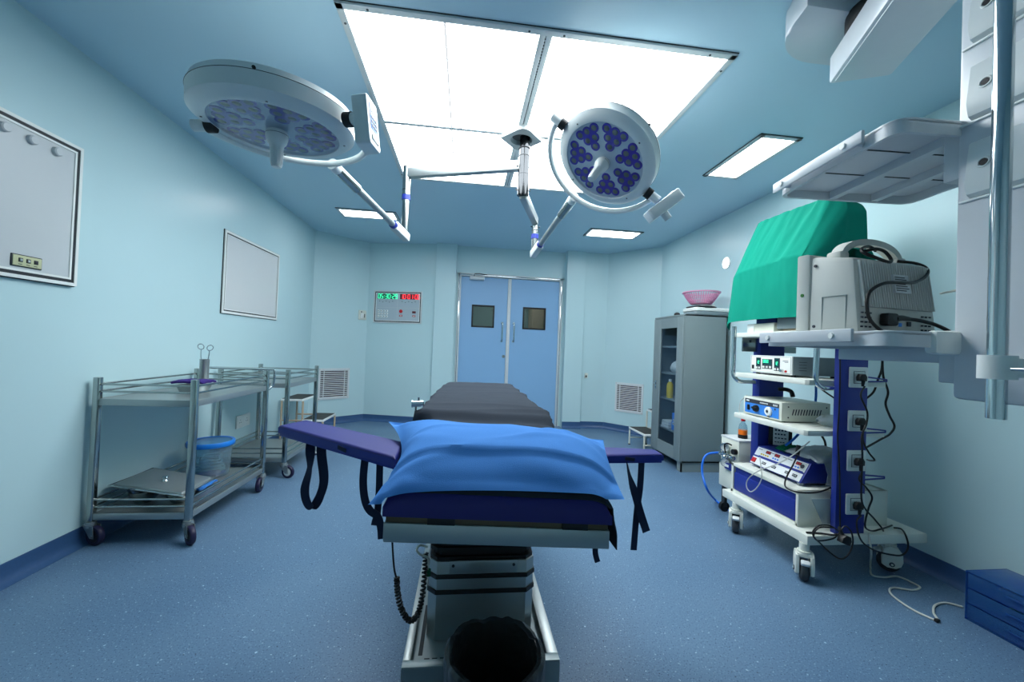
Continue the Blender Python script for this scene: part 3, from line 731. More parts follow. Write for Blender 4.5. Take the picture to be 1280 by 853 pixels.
# scissors in a steel jar on the near trolley
ztop = 1.014-.132+.001
q = V((-1.995, 3.31, ztop))
t = thing('instrument_jar', 'tall steel forceps jar standing on the near trolley', 'jar', q)
mb = MB(M_sheetsteel); mb.M = Matrix.Translation(q); mb.lathe([(0,.002),(.030,0),(.0315,.004),(.0315,.222),(.033,.226),(.0305,.226),(.029,.01),(0,.008)], n=28); mb.build('jar', t)
t = thing('scissors', 'open steel scissors standing ring-up in the tall steel jar', 'scissors', q+V((0,0,.02)))
for base, ring, s_ in ((q+V((.006,-.006,.02)), Yp(251, 433.5, q.y-.006), 1), (q+V((-.016,.004,.02)), Yp(262.5, 435, q.y+.004), -1)):
    mb = MB(M_chrome); a_ = (ring-base).normalized(); rt = V((.92,.4,0)); e = ring-a_*.022
    mb.tube([base, base.lerp(e, .55), base.lerp(e, .8)-rt*.004*s_, e], .0034, 8, sm=4)
    mb.tube([ring+(a_*math.cos(2*PI*i/18)*.021+rt*math.sin(2*PI*i/18)*.019) for i in range(18)], .0032, 8, closed=True); mb.build('blade', t)
qb = V((-1.93, 3.10, ztop))
t = thing('kidney_dish', 'shallow steel dish on the near trolley beside the forceps jar', 'dish', qb)
mb = MB(M_sheetsteel); mb.M = Matrix.Translation(qb) @ Matrix.Diagonal((1.0,.8,1,1)); mb.lathe([(0,.001),(.085,0),(.105,.050),(.112,.053),(.107,.053),(.088,.006),(0,.005)], n=36); mb.build('dish', t)
t = tag(MB(M_purple).surf(lambda u, v: qb+V(((u-.5)*.215, (v-.5)*.15, .092-.008*(abs(2*u-1)**4+abs(2*v-1)**4)+.005*noise.noise(V((u*5, v*5, 1))))), 16, 12, .014).build('folded_cloth'), 'folded dark purple cloth lying on the steel dish', 'cloth')
# bucket with blue lid on the lower shelf
zl = .187
qk = Zp(262, 594, zl); 
t = thing('lidded_bucket', 'clear plastic bucket with a blue lid on the lower trolley shelf', 'bucket', qk); MK = Matrix.Translation(qk)
mb = MB(M_bucket); mb.M = MK; mb.lathe([(0,.002),(.122,.002),(.128,.010),(.145,.245),(.145,.25),(.142,.25),(.125,.012),(0,.006)], n=44); mb.build('tub', t)
mb = MB(M_lidblue); mb.M = MK; mb.lathe([(.140,.240),(.156,.240),(.160,.246),(.160,.268),(.156,.275),(.146,.277),(.138,.272)], n=48); mb.tube([(-.155,0,.25),(-.175,-.01,.245),(-.18,.01,.25),(-.155,.02,.26)], .006, 6); o = mb.build('lid', t)
mb = MB(M_lidclear); mb.M = MK; mb.lathe([(.139,.270),(0,.268)], n=40); mb.build('lid_window', o)
t = thing('coiled_tubing', 'white tubing coiled inside the clear bucket', 'tubing', qk+V((0,0,.01)))
mb = MB(M_wcord); pts = []
for i in range(70):
    a = i*.42; pts.append(qk+V((math.cos(a)*(.075+.025*math.sin(i*.9)), math.sin(a)*(.075+.025*math.cos(i*.7)), .038+i*.0016+.004*math.sin(i*.31))))
mb.tube(pts, .0065, 7, sm=2); mb.build('tube', t)
t = tag(MB(M_pads).surf(lambda u, v: qk+V((.02+(u-.5)*.15, -.02+(v-.5)*.12, .028+.004*noise.noise(V((u*4, v*4, 3))))), 12, 10, .015).build('blue_wrap'), 'crumpled blue wrap at the bottom of the clear bucket', 'wrap')
# lidded tray lying askew on the lower shelf, on top of bowls
zc = .309
cs = [Zp(126, 609.5, zc), Zp(189, 585, zc), Zp(275, 599, zc-.02), Zp(231.5, 624, zc-.02)]
cen = sum(cs, V((0,0,0)))/4; cs = [cen+(c-cen)*.90+V((-.012,.022,0)) for c in cs]
t = thing('tray_lid', 'steel instrument tray lid with a knob lying askew on the lower trolley shelf', 'tray lid', cen)
def quad(k, dz): return [cen+(c-cen)*k+V((0,0,dz)) for c in cs]
mb = MB(M_sheetsteel); mb.hexa(quad(1, -.006), quad(1, .0), .003); mb.hexa(quad(.93, .0), quad(.90, .012), .003); mb.build('cover', t)
mb = MB(M_chrome); mb.tube(quad(1.0, -.001), .006, 8, closed=True); mb.build('rolled_edge', t)
mb = MB(M_chrome); mb.M = Matrix.Translation(cen+V((-.0,0,.012))); mb.lathe([(.02,0),(.012,.008),(.010,.016),(.018,.022),(.015,.028),(0,.030)], n=20); mb.build('knob', t)
for i, (dx, r, lb) in enumerate(((-.10, .085, 'steel bowl under the wall end of the tray lid'), (.12, .085, 'steel bowl under the aisle end of the tray lid'))):
    c = V((cen.x+dx, cen.y-.03, zl)); t = thing('steel_bowl', lb, 'bowl', c, 'bowls under the tray lid')
    mb = MB(M_steel); mb.M = Matrix.Translation(c); mb.lathe([(0,.001),(r*.55,0),(r*.85,.035),(r,.078),(r*1.05,.080),(r*.97,.078),(r*.8,.034),(r*.5,.006),(0,.006)], n=36); mb.build('bowl', t)
tag(MB(M_ltblue).surf(lambda u, v: V((-1.93+(u-.5)*.24, 3.12+(v-.5)*.2, .214+.02*noise.noise(V((u*3, v*3, 7))))), 12, 10, .012).build('blue_cloth'), 'pale blue cloth crumpled on the lower trolley shelf beside the bucket', 'cloth')

# ------------------------------------------------------------------ step stools
def stool(xa, xb, xc, y0, y1, zu, zl_, flip, label, mleg):
    """upper tread xa..xb, lower tread xb..xc"""
    t = thing('step_stool', label, 'step stool', ((xa+xc)/2, (y0+y1)/2, 0), 'two-step foot stools')
    for nm, x0, x1, z in (('upper_tread', xa, xb, zu), ('lower_tread', xb, xc, zl_)):
        mb = MB(M_plast); a, b = min(x0, x1), max(x0, x1)
        mb.bb((a, y0, z-.030), (b, y1, z-.004), .004); mb.mat(M_tread); mb.bb((a+.012, y0+.012, z-.006), (b-.012, y1-.012, z)); mb.build(nm, t)
    for x, z in ((xa, zu-.03), (xb, zu-.03), (xc, zl_-.03)):
        for y in (y0+.012, y1-.012):
            mb = MB(mleg); xx = x+(.012 if x == min(xa, xc) else -.012 if x == max(xa, xc) else 0); mb.cyl((xx,y,.012),(xx,y,z),.012,n=14); mb.mat(M_tread); mb.cyl((xx,y,0),(xx,y,.016),.015,n=14); mb.build('leg', t)
    mb = MB(mleg)
    for y in (y0+.012, y1-.012): mb.cyl((xa, y, .10), (xc, y, .10), .009, n=10); mb.cyl((xa, y, zl_-.02), (xb, y, zl_-.02), .010, n=10)
    mb.build('stretcher', t)
    return t
stool(-2.235, -1.975, -1.72, 5.17, 5.65, .55, .30, 1, 'two-step foot stool with dark treads beside the far steel trolley', M_tan)
ts = stool(2.80, 2.555, 2.30, 4.83, 5.31, .50, .25, 1, 'two-step foot stool with dark treads half hidden behind the grey cabinet', M_cream)

# ------------------------------------------------------------------ steel cabinet
CX0, CX1, CY0, CY1, CZ = 2.355, 2.875, 4.08, 4.76, 1.73
t = thing('steel_cabinet', 'tall grey steel cabinet with a narrow glass door, at the right wall', 'cabinet', ((CX0+CX1)/2, (CY0+CY1)/2, 0))
mb = MB(M_cab); mb.bb((CX0+.02, CY0, .10), (CX1, CY0+.018, CZ), .003); mb.bb((CX0+.02, CY1-.018, .10), (CX1, CY1, CZ), .003); mb.bb((CX1-.018, CY0, .10), (CX1, CY1, CZ)); mb.bb((CX0+.006, CY0, CZ-.02), (CX1, CY1, CZ), .003); mb.bb((CX0+.02, CY0, .10), (CX1, CY1, .12)); mb.build('carcass', t)
mb = MB(M_cab)
mb.bb((CX0+.025, CY0+.01, 0), (CX1-.01, CY0+.025, .10)); mb.bb((CX0+.025, CY0+.01, 0), (CX0+.04, CY0+.09, .10)); mb.bb((CX0+.025, CY1-.09, 0), (CX0+.04, CY1-.01, .10)); mb.bb((CX0+.025, CY1-.025, 0), (CX1-.01, CY1-.01, .10)); mb.build('plinth', t)
for z in (.40, .755, 1.06, 1.38):
    mb = MB(M_cab); mb.bb((CX0+.05, CY0+.02, z-.02), (CX1-.02, CY1-.02, z), .002); mb.build('shelf', t)
gy0, gy1, gz0, gz1 = 4.215, 4.585, .25, 1.585
mb = MB(M_cab); xd0, xd1 = CX0, CX0+.02
mb.bb((xd0, CY0+.004, .115), (xd1, gy0, CZ-.024), .003); mb.bb((xd0, gy1, .115), (xd1, CY1-.004, CZ-.024), .003); mb.bb((xd0, gy0, .115), (xd1, gy1, gz0)); mb.bb((xd0, gy0, gz1), (xd1, gy1, CZ-.024)); o = mb.build('door', t)
mb = MB(M_cabglass); mb.bb((xd0+.008, gy0, gz0), (xd0+.012, gy1, gz1)); mb.build('door_glass', o)
mb = MB(M_chrome); mb.box((xd0-.004, 4.665, .90), (.008, .03, .10), .003); mb.tube([(xd0-.006, 4.665, .925), (xd0-.03, 4.665, .92), (xd0-.035, 4.60, .915)], .007, 8, sm=4); mb.mat(M_print); mb.cyl((xd0-.010,4.665,.868),(xd0-.006,4.665,.868),.007,n=10); mb.build('door_handle', o)
# contents behind the glass
def blob(name, label, cat, m, c, d, seed=0, grp=None):
    mb = MB(m); g = bmesh.ops.create_uvsphere(mb.bm, u_segments=20, v_segments=12, radius=.5)
    for v in g['verts']:
        p = v.co.copy(); k = 1+.18*noise.noise(p*3+V((seed,0,0)))+.08*noise.noise(p*8+V((seed,4,0)))
        q = V((p.x*k*d[0], p.y*k*d[1], max(-.36, p.z*k)*d[2])); v.co = q+V((c[0], c[1], c[2]+.36*d[2]))
    mb.fin(g['verts']); return tag(mb.build(name), label, cat, grp)
blob('cloth_bundle', 'pale cloth bundle on the top shelf inside the grey cabinet', 'cloth bundle', M_greylabel, (2.50, 4.27, 1.381), (.20, .22, .14), 1)
blob('cloth_bundle', 'wide pale cloth bundle on the second shelf inside the grey cabinet', 'cloth bundle', M_greylabel, (2.52, 4.36, 1.061), (.24, .36, .18), 5)
blob('plastic_packet', 'clear crumpled packet behind the yellow bottle inside the grey cabinet', 'packet', M_film_box, (2.58, 4.33, .756), (.16, .2, .26), 9)
c = V((2.46, 4.52, .756)); t2 = thing('yellow_bottle', 'yellow bottle on the middle shelf inside the grey cabinet', 'bottle', c)
mb = MB(M_yellow); mb.M = Matrix.Translation(c); mb.lathe([(0,0),(.036,0),(.038,.01),(.038,.15),(.030,.175),(.016,.19),(.016,.20),(0,.20)], n=24); mb.build('bottle', t2)
mb = MB(M_plast); mb.M = Matrix.Translation(c); mb.lathe([(.018,.195),(.018,.225),(0,.227)], n=18); mb.build('cap', t2)
c = V((2.43, 4.26, .756)); t2 = thing('white_jar', 'small white jar on the middle shelf inside the grey cabinet', 'jar', c)
mb = MB(M_plast); mb.M = Matrix.Translation(c); mb.lathe([(0,0),(.03,0),(.03,.06),(.026,.065),(0,.066)], n=20); mb.build('jar', t2)
mb = MB(M_white); mb.M = Matrix.Translation(c); mb.lathe([(.029,.065),(.029,.085),(0,.086)], n=20); mb.build('lid', t2)
for i, (z, h, yo) in enumerate(((.401, .10, 0), (.502, .10, -.01))):
    c = V((2.52, 4.29+yo, z)); t2 = thing('blue_carton', ('lower' if i == 0 else 'upper')+' of two bright blue cartons stacked inside the grey cabinet', 'carton', c, 'blue cartons')
    mb = MB(M_lidblue); mb.box(c+V((0,0,h/2)), (.20, .20, h), .004); mb.build('carton', t2)
    mb = MB(M_plast); mb.box(c+V((-.1005, .0, h*(.78 if i == 0 else .12))), (.002, .15, .026)); mb.mat(M_print); 
    for k in range(6): mb.box(c+V((-.1018, -.06+k*.024, h*(.78 if i == 0 else .12))), (.002, .014, .014))
    mb.build('printed_band', t2)
for i in range(3):
    c = V((2.50, 4.50, .401+i*.030)); t2 = tag(MB(M_greylabel if i != 1 else M_film_box).box(c+V((0,0,.014)), (.22-.01*i, .16, .028), .008).build('paper_packet'), ('bottom', 'middle', 'top')[i]+' of three grey packets stacked beside the blue cartons in the cabinet', 'packet', 'grey packets')
# on top of the cabinet
c = V((2.71, 4.24, CZ+.001)); t = thing('weighing_scale', 'white baby weighing scale with a dark base on top of the grey cabinet', 'scale', c)
mb = MB(M_insgrey); mb.M = Matrix.Translation(c) @ Matrix.Diagonal((1,.8,1,1)); mb.prism(rrect(.42, .34, .05), 0, .045, bev=.012); mb.mat(M_black); mb.prism(rrect(.40,.32,.05), .02, .03); mb.build('base', t)
mb = MB(M_plast); mb.M = Matrix.Translation(c) @ Matrix.Diagonal((1,.8,1,1)); mb.prism(rrect(.43, .35, .05), .045, .085, bev=.012); mb.prism(rrect(.17, .14, .02), .084, .125, M=Matrix.Translation((-.03,-.05,0)), bev=.01); mb.build('housing', t)
mb = MB(M_alud); mb.M = Matrix.Translation(c+V((-.06,0,.086))); mb.lathe([(0,0),(.15,0),(.16,.012),(.15,.016),(0,.016)], n=36); mb.build('pan', t)
c = V((2.635, 4.22, CZ+.1285)); t = thing('plastic_basket', 'pink plastic basket standing on the weighing scale', 'basket', c)
mb = MB(M_pink); mb.M = Matrix.Translation(c); n = 44
mb.lathe([(0,0),(.105,0),(.112,.008),(.108,.012),(0,.006)], n=n); mb.lathe([(.182,.125),(.200,.128),(.200,.140),(.184,.140),(.180,.13)], n=n)
for k in range(n):
    a = 2*PI*k/n; mb.tube([(math.cos(a)*.108, math.sin(a)*.108, .006), (math.cos(a)*.155, math.sin(a)*.155, .07), (math.cos(a)*.188, math.sin(a)*.188, .130)], .0048, 5)
for r, z in ((.135,.035),(.158,.072),(.176,.105)): mb.tube([(math.cos(2*PI*k/n)*r, math.sin(2*PI*k/n)*r, z) for k in range(n)], .003, 5, closed=True)
mb.build('bowl', t)
c = V((2.43, 4.36, CZ+.001)); t = thing('black_puck', 'small black rounded object on the front of the grey cabinet top', 'knob', c)
mb = MB(M_black); mb.M = Matrix.Translation(c); mb.lathe([(0,0),(.032,0),(.034,.012),(.028,.03),(.012,.038),(0,.039)], n=22); mb.tube([(.02,0,.01),(.05,.02,.008),(.08,.01,.006)], .005, 6, sm=4); mb.build('body', t)

# ------------------------------------------------------------------ operating table
TC = .115
def tilt(p): return V((p[0], p[1], p[2]-(p[0]-TC)*.05*max(0., min(1., (3.1-p[1])/2.0))))
T = thing('operating_table', 'steel operating table with navy pads on a column base, centre of the room', 'operating table', (TC, 2.0, 0))
bx0, bx1, by0, by1, bz = -.186, .402, 1.482, 2.62, .12
mb = MB(M_sheetsteel)
mb.bb((bx0, by0, .012), (bx1, by0+.006, bz-.006)); mb.bb((bx0, by1-.006, .012), (bx1, by1, bz-.006)); mb.bb((bx0+.0005, by0+.006, .012), (bx0+.006, by1-.006, bz-.007)); mb.bb((bx1-.006, by0+.006, .012), (bx1-.0005, by1-.006, bz-.007))
mb.bb((bx0, by0, bz-.006), (bx1, by0+.035, bz), .002); mb.bb((bx0, by1-.035, bz-.006), (bx1, by1, bz)); mb.bb((bx0, by0+.0352, bz-.006), (bx0+.030, by1-.0352, bz), .002); mb.bb((bx1-.045, by0+.0352, bz-.006), (bx1, by1-.0352, bz), .002)
mb.bb((bx0+.005, by0+.005, bz-.042), (bx1-.005, by1-.005, bz-.036))
mb.build('base', T)
mb = MB(M_alud)
for k in range(4): mb.bb((bx0+.075+k*.03, by0+.06, bz-.0358), (bx0+.095+k*.03, by0+.085, bz-.035))
mb.bb((bx0+.05, by0+.10, bz-.0358), (bx0+.066, by0+.40, bz-.035)); mb.build('base_slots', T)
for x in (bx0+.06, bx1-.06):
    for y in (by0+.08, by1-.08):
        mb = MB(M_black); mb.cyl((x,y,0),(x,y,.02),.03,n=20); mb.build('foot', T)
def oct_(x0, x1, y0, y1, c): return [(x0+c,y0),(x1-c,y0),(x1,y0+c),(x1,y1-c),(x1-c,y1),(x0+c,y1),(x0,y1-c),(x0,y0+c)]
mb = MB(M_sheetsteel); mb.prism(oct_(-.115, .325, 1.655, 2.10, .035), bz-.037, .405, bev=.004); mb.bb((-.03,1.648,.36),(.25,1.656,.41),.002)
mb.mat(M_alud)
for x in (-.015, .235): mb.cyl((x,1.645,.392),(x,1.65,.392),.006,n=10)
mb.build('column', T)
for z in (.345, .282):
    mb = MB(M_black); mb.prism(oct_(-.120, .330, 1.650, 2.105, .036), z-.009, z+.009, bev=.002); mb.build('rubber_band', T)
mb = MB(M_black); n = 9
for k in range(n):
    z = .405+k*.038; mb.prism(oct_(-.112, .320, 1.665, 2.09, .03), z, z+.014); mb.prism(oct_(-.098, .306, 1.68, 2.075, .03), z+.013, z+.039)
mb.build('bellows', T)
fx0, fx1, fy0, fy1 = -.200, .430, 1.095, 1.86
mb = MB(M_sheetsteel); mb.bb((fx0, fy0, .747), (fx1, fy0+.02, .800), .004); mb.bb((fx0+.001, fy0+.021, .748), (fx0+.02, fy1, .799), .003); mb.bb((fx1-.02, fy0+.021, .748), (fx1-.001, fy1, .799), .003); mb.bb((fx0+.02, fy1-.02, .747), (fx1-.02, fy1, .800), .004); mb.bb((fx0+.02, fy0+.1, .752), (fx1-.02, fy1, .762)); mb.warp(tilt); mb.build('head_frame', T)
mb = MB(M_pipe); mb.bb((fx0+.005, fy0+.003, .800), (fx1-.005, fy1, .818), .002); mb.mat(M_black)
for x in (fx0+.115, fx1-.14): mb.bb((x, fy0-.001, .798), (x+.075, fy0+.05, .820), .002)
mb.warp(tilt); mb.build('pad_board', T)
def pad(mb, x0, x1, y0, y1, z0, z1, r, m1=M_pad, m2=M_pads, fr=.30):
    """upholstered pad with rolled upper edges"""
    def f(u, v):
        x = x0+(x1-x0)*u; y = y0+(y1-y0)*v
        dx = min(x-x0, x1-x); dy = min(y-y0, y1-y)
        def e(d): return 1 if d >= r else math.sqrt(max(0., 1-(1-d/r)**2))
        return V((x, y, z0+(z1-z0)*(fr+(1-fr)*e(dx)*e(dy))))
    def warpu(u):
        return u
    nu, nv = 36, 30
    us = sorted(set([i/20 for i in range(21)]+[min(1, r/(x1-x0)*k/6) for k in range(7)]+[1-min(1, r/(x1-x0)*k/6) for k in range(7)]))
    vs = sorted(set([i/20 for i in range(21)]+[min(1, r/(y1-y0)*k/6) for k in range(7)]+[1-min(1, r/(y1-y0)*k/6) for k in range(7)]))
    mb.mat(m1); g = [[mb.bm.verts.new(f(u, v)) for v in vs] for u in us]; new = [v for a in g for v in a]
    for i in range(len(us)-1):
        for j in range(len(vs)-1): mb.bm.faces.new((g[i][j], g[i+1][j], g[i+1][j+1], g[i][j+1]))
    per = [g[i][0] for i in range(len(us))]+[g[-1][j] for j in range(1, len(vs))]+[g[i][-1] for i in range(len(us)-2, -1, -1)]+[g[0][j] for j in range(len(vs)-2, 0, -1)]
    low = [mb.bm.verts.new((p.co.x, p.co.y, z0)) for p in per]; n = len(per); mb.fin(new)
    mb.mat(m2)
    fs = [mb.bm.faces.new((per[k], low[k], low[(k+1) % n], per[(k+1) % n])) for k in range(n)]+[mb.bm.faces.new(low)]
    for q in fs: q.material_index = mb.i; q.smooth = True
    return mb
M_navy = mat('mattress_navy', (24, 22, 104), .5, var=.06, vscale=10)
mb = MB(M_navy); pad(mb, fx0-.002, fx1+.002, fy0-.008, 1.84, .820, .905, .07, M_navy, M_navy); mb.warp(tilt); mb.build('head_pad', T)
mb = MB(M_navy); pad(mb, -.11, .36, 1.88, 3.27, .84, .945, .07, M_navy, M_navy)
mb.warp(lambda p: tilt(V((p[0], p[1], p[2]+.02*min(1, max(0, (p[1]-2.1)/1.1)))))); mb.build('body_pad', T)
mb = MB(M_sheetsteel); mb.bb((-.09, 1.88, .77), (.33, 3.15, .84), .004); mb.warp(tilt); mb.build('body_frame', T)
for s, x in ((-1, -.205), (1, .418)):
    mb = MB(M_chrome); mb.bb((x-.005, 1.90, .795), (x+.005, 2.12, .825), .002); 
    for y in (1.93, 2.08): mb.cyl((x, y, .81), (x-s*.12, y, .81), .008, n=10)
    mb.build('side_rail', T)
q = Yp(532, 505, 2.3)
mb = MB(M_chrome); mb.cyl((-.285, 2.3, .953), (-.226, 2.3, .956), .019, n=18); mb.cyl((-.29,2.3,.953),(-.284,2.3,.953),.022,n=18); mb.cyl((-.27,2.3,.945),(-.268,2.3,.82),.007,n=10); mb.cyl((-.255,2.3,.99),(-.255,2.3,.95),.006,n=10); mb.tube([(-.268,2.3,.825),(-.262,2.3,.79),(-.23,2.3,.78),(-.08,2.3,.785)],.008,10,sm=4); mb.build('rail_clamp', T)
# arm boards
def armboard(corn, z, th, name):
    """corn: four plan corners near-inner, near-outer, far-outer, far-inner"""
    c = [V((*p, 0)) for p in corn]
    def P(u, v, zz): 
        a = c[0].lerp(c[1], u); b = c[3].lerp(c[2], u); p = a.lerp(b, v); return V((p.x, p.y, zz))
    mb = MB(M_pad); pad(mb, 0, 1, 0, 1, 0, 1, .12)
    Lx = (c[1]-c[0]).length; Ly = (c[3]-c[0]).length
    mb.bm.free(); mb = MB(M_pad); pad(mb, 0, Lx, 0, Ly, 0, th, .016, fr=.72)
    mb.warp(lambda p: P(p[0]/Lx, p[1]/Ly, z(P(p[0]/Lx, p[1]/Ly, 0))+p[2])); o = mb.build(name, T)
    mb = MB(M_pads); mb.box((Lx/2, Ly/2, 0), (Lx-.01, Ly-.01, .012), .003); mb.warp(lambda p: P(p[0]/Lx, p[1]/Ly, z(P(p[0]/Lx, p[1]/Ly, 0))+p[2]-.006)); mb.build('board', o)
    mb = MB(M_strap); xs = Lx*.40; mb.ribbon([(xs+.002, -.003, th*.10), (xs, -.004, th*.55)], .045, .003, (1,0,0)); mb.warp(lambda p: P(p[0]/Lx, p[1]/Ly, z(P(p[0]/Lx, p[1]/Ly, 0))+p[2])); mb.build('fastener', o)
    return o
zl_fn = lambda p: .890-(p.x+.27)*.045
zr_fn = lambda p: .826-(p.x-.6)*.01
abl = armboard(((-.215, 1.345), (-.745, 1.715), (-.692, 1.855), (-.215, 1.56)), zl_fn, .032, 'arm_board')
abr = armboard(((.885, 1.66), (.478, 1.622), (.478, 1.797), (.885, 1.745)), zr_fn, .030, 'arm_board')
mb = MB(M_chrome); mb.cyl((-.225, 1.52, .80), (-.225, 1.52, .875), .016, n=16); mb.cyl((-.225, 1.46, .84), (-.225, 1.46, .72), .009, n=12); mb.sphere((-.225, 1.46, .86), .016); mb.box((-.225,1.50,.80),(.03,.09,.05),.006); mb.build('arm_clamp', abl)
mb = MB(M_chrome); mb.box((.50,1.70,.80),(.04,.09,.05),.006); mb.cyl((.50,1.70,.70),(.50,1.70,.812),.012,n=14); mb.build('arm_clamp', abr)
# straps hanging from the arm boards
def strap(pts, sides, w=.032, par=None):
    mb = MB(M_strap); mb.ribbon(pts, w, .003, sides, sm=6); return mb.build('strap', par)
Y1 = 1.70
strap([Yp(388,553,Y1), Yp(387,585,Y1), Yp(381,612,Y1-.01), Yp(384,629,Y1), Yp(391,635,Y1+.01), Yp(400,620,Y1+.02), Yp(405,600,Y1+.02), Yp(402,570,Y1), Yp(402,557,Y1)], [V((.5,.8,0)),V((.7,-.7,0)),V((1,-.2,0)),V((1,-.3,.5)),V((1,-.3,.4)),V((.8,.6,.1)),V((.7,.6,0)),V((.9,.2,0)),V((1,0,0))], .036, abl)
Y2 = 1.47
strap([Yp(457,568,Y2), Yp(454,600,Y2), Yp(456,624,Y2), Yp(462,638,Y2), Yp(472,646,Y2), Yp(476,660,Y2), Yp(477,674,Y2)], [V((1,.2,0))]*3+[V((.8,.3,.5)),V((.7,.1,.6)),V((1,0,0)),V((1,0,.0))], .026, abl)
strap([Yp(475,570,Y2+.03), Yp(474,610,Y2+.03), Yp(472,640,Y2+.03), Yp(469,652,Y2+.03), Yp(468,657,Y2+.03)], [V((1,0,0))]*5, .024, abl)
Y3 = 1.66
strap([Yp(783,576,Y3), Yp(787,596,Y3), Yp(794,618,Y3), Yp(800,640,Y3-.01), Yp(808,665,Y3-.01)], [V((.3,.9,0)),V((.6,.7,0)),V((1,0,.2)),V((1,0,.2)),V((1,0,.25))], .034, abr)
strap([Yp(802,576,Y3+.02), Yp(800,610,Y3+.02), Yp(796,640,Y3+.02), Yp(792,688,Y3+.02)], [V((1,0,0))]*4, .028, abr)
strap([Yp(746,672,1.4), Yp(744,690,1.4), Yp(747,703,1.4)], [V((1,0,0))]*3, .020, T)
# handset lead hanging at the left
mb = MB(M_cord); Y4 = 1.52
mb.tube([Yp(490,668,Y4), Yp(491,690,Y4), Yp(493,713,Y4), Yp(496,724,Y4)], .0035, 8, sm=5)
core = smooth([Yp(496,722,Y4), Yp(497,740,Y4), Yp(502,762,Y4), Yp(512,776,Y4+.01), Yp(522,768,Y4+.04), Yp(528,745,Y4+.07), Yp(531,715,Y4+.1), Yp(532,692,Y4+.12)], 30)
pts = []; up = None; wr = 0
for i, p in enumerate(core):
    t_ = (core[min(i+1, len(core)-1)]-core[max(i-1, 0)]).normalized()
    if up is None: up = t_.cross(V((0,1,0))).normalized()
    up = (up-t_*up.dot(t_)).normalized(); w_ = t_.cross(up); a = i*1.15
    pts.append(p+(up*math.cos(a)+w_*math.sin(a))*.0085)
mb.tube(pts, .0042, 6); mb.build('coiled_lead', T)
mb = MB(M_wcord); mb.tube([Yp(534,684,1.62), Yp(525,682,1.60), Yp(521,688,1.58), Yp(526,694,1.58), Yp(534,697,1.60), Yp(536,703,1.62), Yp(534,712,1.63)], .0045, 8, sm=6); mb.mat(M_dgreen); p = Yp(535.5, 716, 1.645); mb.box(p, (.018,.02,.026), .003); mb.build('white_lead', T)
# charcoal sheet over the pads
def padtop(x, y):
    """height of the head pad's rolled top, before the table's sideways tilt"""
    dx = min(x-(fx0-.002), (fx1+.002)-x); dy = min(y-(fy0-.008), 1.84-y)
    if dx < 0 or dy < 0: return -1.
    def e(d): return 1 if d >= .07 else math.sqrt(max(0., 1-(1-d/.07)**2))
    return .82+.085*(.30+.70*e(dx)*e(dy))
def sheet(u, v):
    y = 1.098+(3.36-1.098)*v
    ys = [1.098, 1.70, 1.86, 1.93, 2.00, 2.5, 3.0, 3.18, 3.26, 3.31, 3.36]; zs = [.910, .915, .935, .972, .975, .981, .992, .997, .990, .955, .86]
    k = 0
    while k < len(ys)-2 and y > ys[k+1]: k += 1
    f = (y-ys[k])/(ys[k+1]-ys[k]); f = f*f*(3-2*f) if k in (1, 2) else f; z = zs[k]+(zs[k+1]-zs[k])*f
    xl, xr = (-.222+.008*math.sin(y*4)+.085*max(0, y-1.95)/1.3 if y > 1.95 else -.13-.09*max(0, (y-1.84)/.11)), .440-.06*max(0, (y-1.95))/1.3
    hl, hr = (.012 if y < 1.86 else .012+.15*(y-1.86)/.09 if y < 1.95 else .16+.03*math.sin(y*5)), (.095 if y < 1.86 else .17+.03*math.sin(y*4+1))
    tot = hl+(xr-xl)+hr; s = u*tot
    if y < 1.86 and y < 1.5 and s < hl+.03: pass
    r = .035
    if s < hl and y < 1.84: x = xl-(hl-s); zz = padtop(max(x, fx0), min(y, 1.77))+.012
    elif s < hl: x = xl-.010*min(1, (hl-s)/.05); zz = z-(hl-s)-.012
    elif s > hl+(xr-xl): dd = s-hl-(xr-xl); x = xr+.012*min(1, dd/.05)+.02*dd; zz = (z if y > 1.8 else .852)-dd-.012
    else:
        x = xl+(s-hl); e = min(x-xl, xr-x); zz = z-(.012*(1-min(1, e/r))**2 if e < r else 0)
        if y < 1.84 and y > 1.7: f2 = (y-1.7)/.14; zz = (padtop(min(x, fx1-.002), y-.08)+.006)*(1-f2)+zz*f2
        elif y <= 1.7: zz = padtop(min(x, fx1-.002), y)+.006
    wr = .006*noise.noise(V((x*5, y*7, 2)))+.004*noise.noise(V((x*14, y*12, 5)))
    wr = wr*.5+.003
    for yc, amp, sl in ((1.955, .016, .10), (2.12, .010, -.06), (2.62, .010, .12), (2.9, .007, -.1)):
        wr += amp*math.exp(-((y-yc-sl*(x-.1)-.03*math.sin(x*7))/.035)**2)*(.6+.4*math.sin(x*6+yc*9))
    wr = max(wr, -.003)
    side = .012*math.sin(y*22) if (s < hl or s > hl+(xr-xl)) and y > 1.86 else 0
    if y <= 1.84: wr = min(abs(wr)*.3, .003)
    return tilt(V((x+side, y, zz+wr)))
mb = MB(M_sheet); mb.surf(sheet, 70, 170, .003)
tag(mb.build('drape_sheet'), 'charcoal cloth sheet draped over the far part of the operating table', 'sheet')
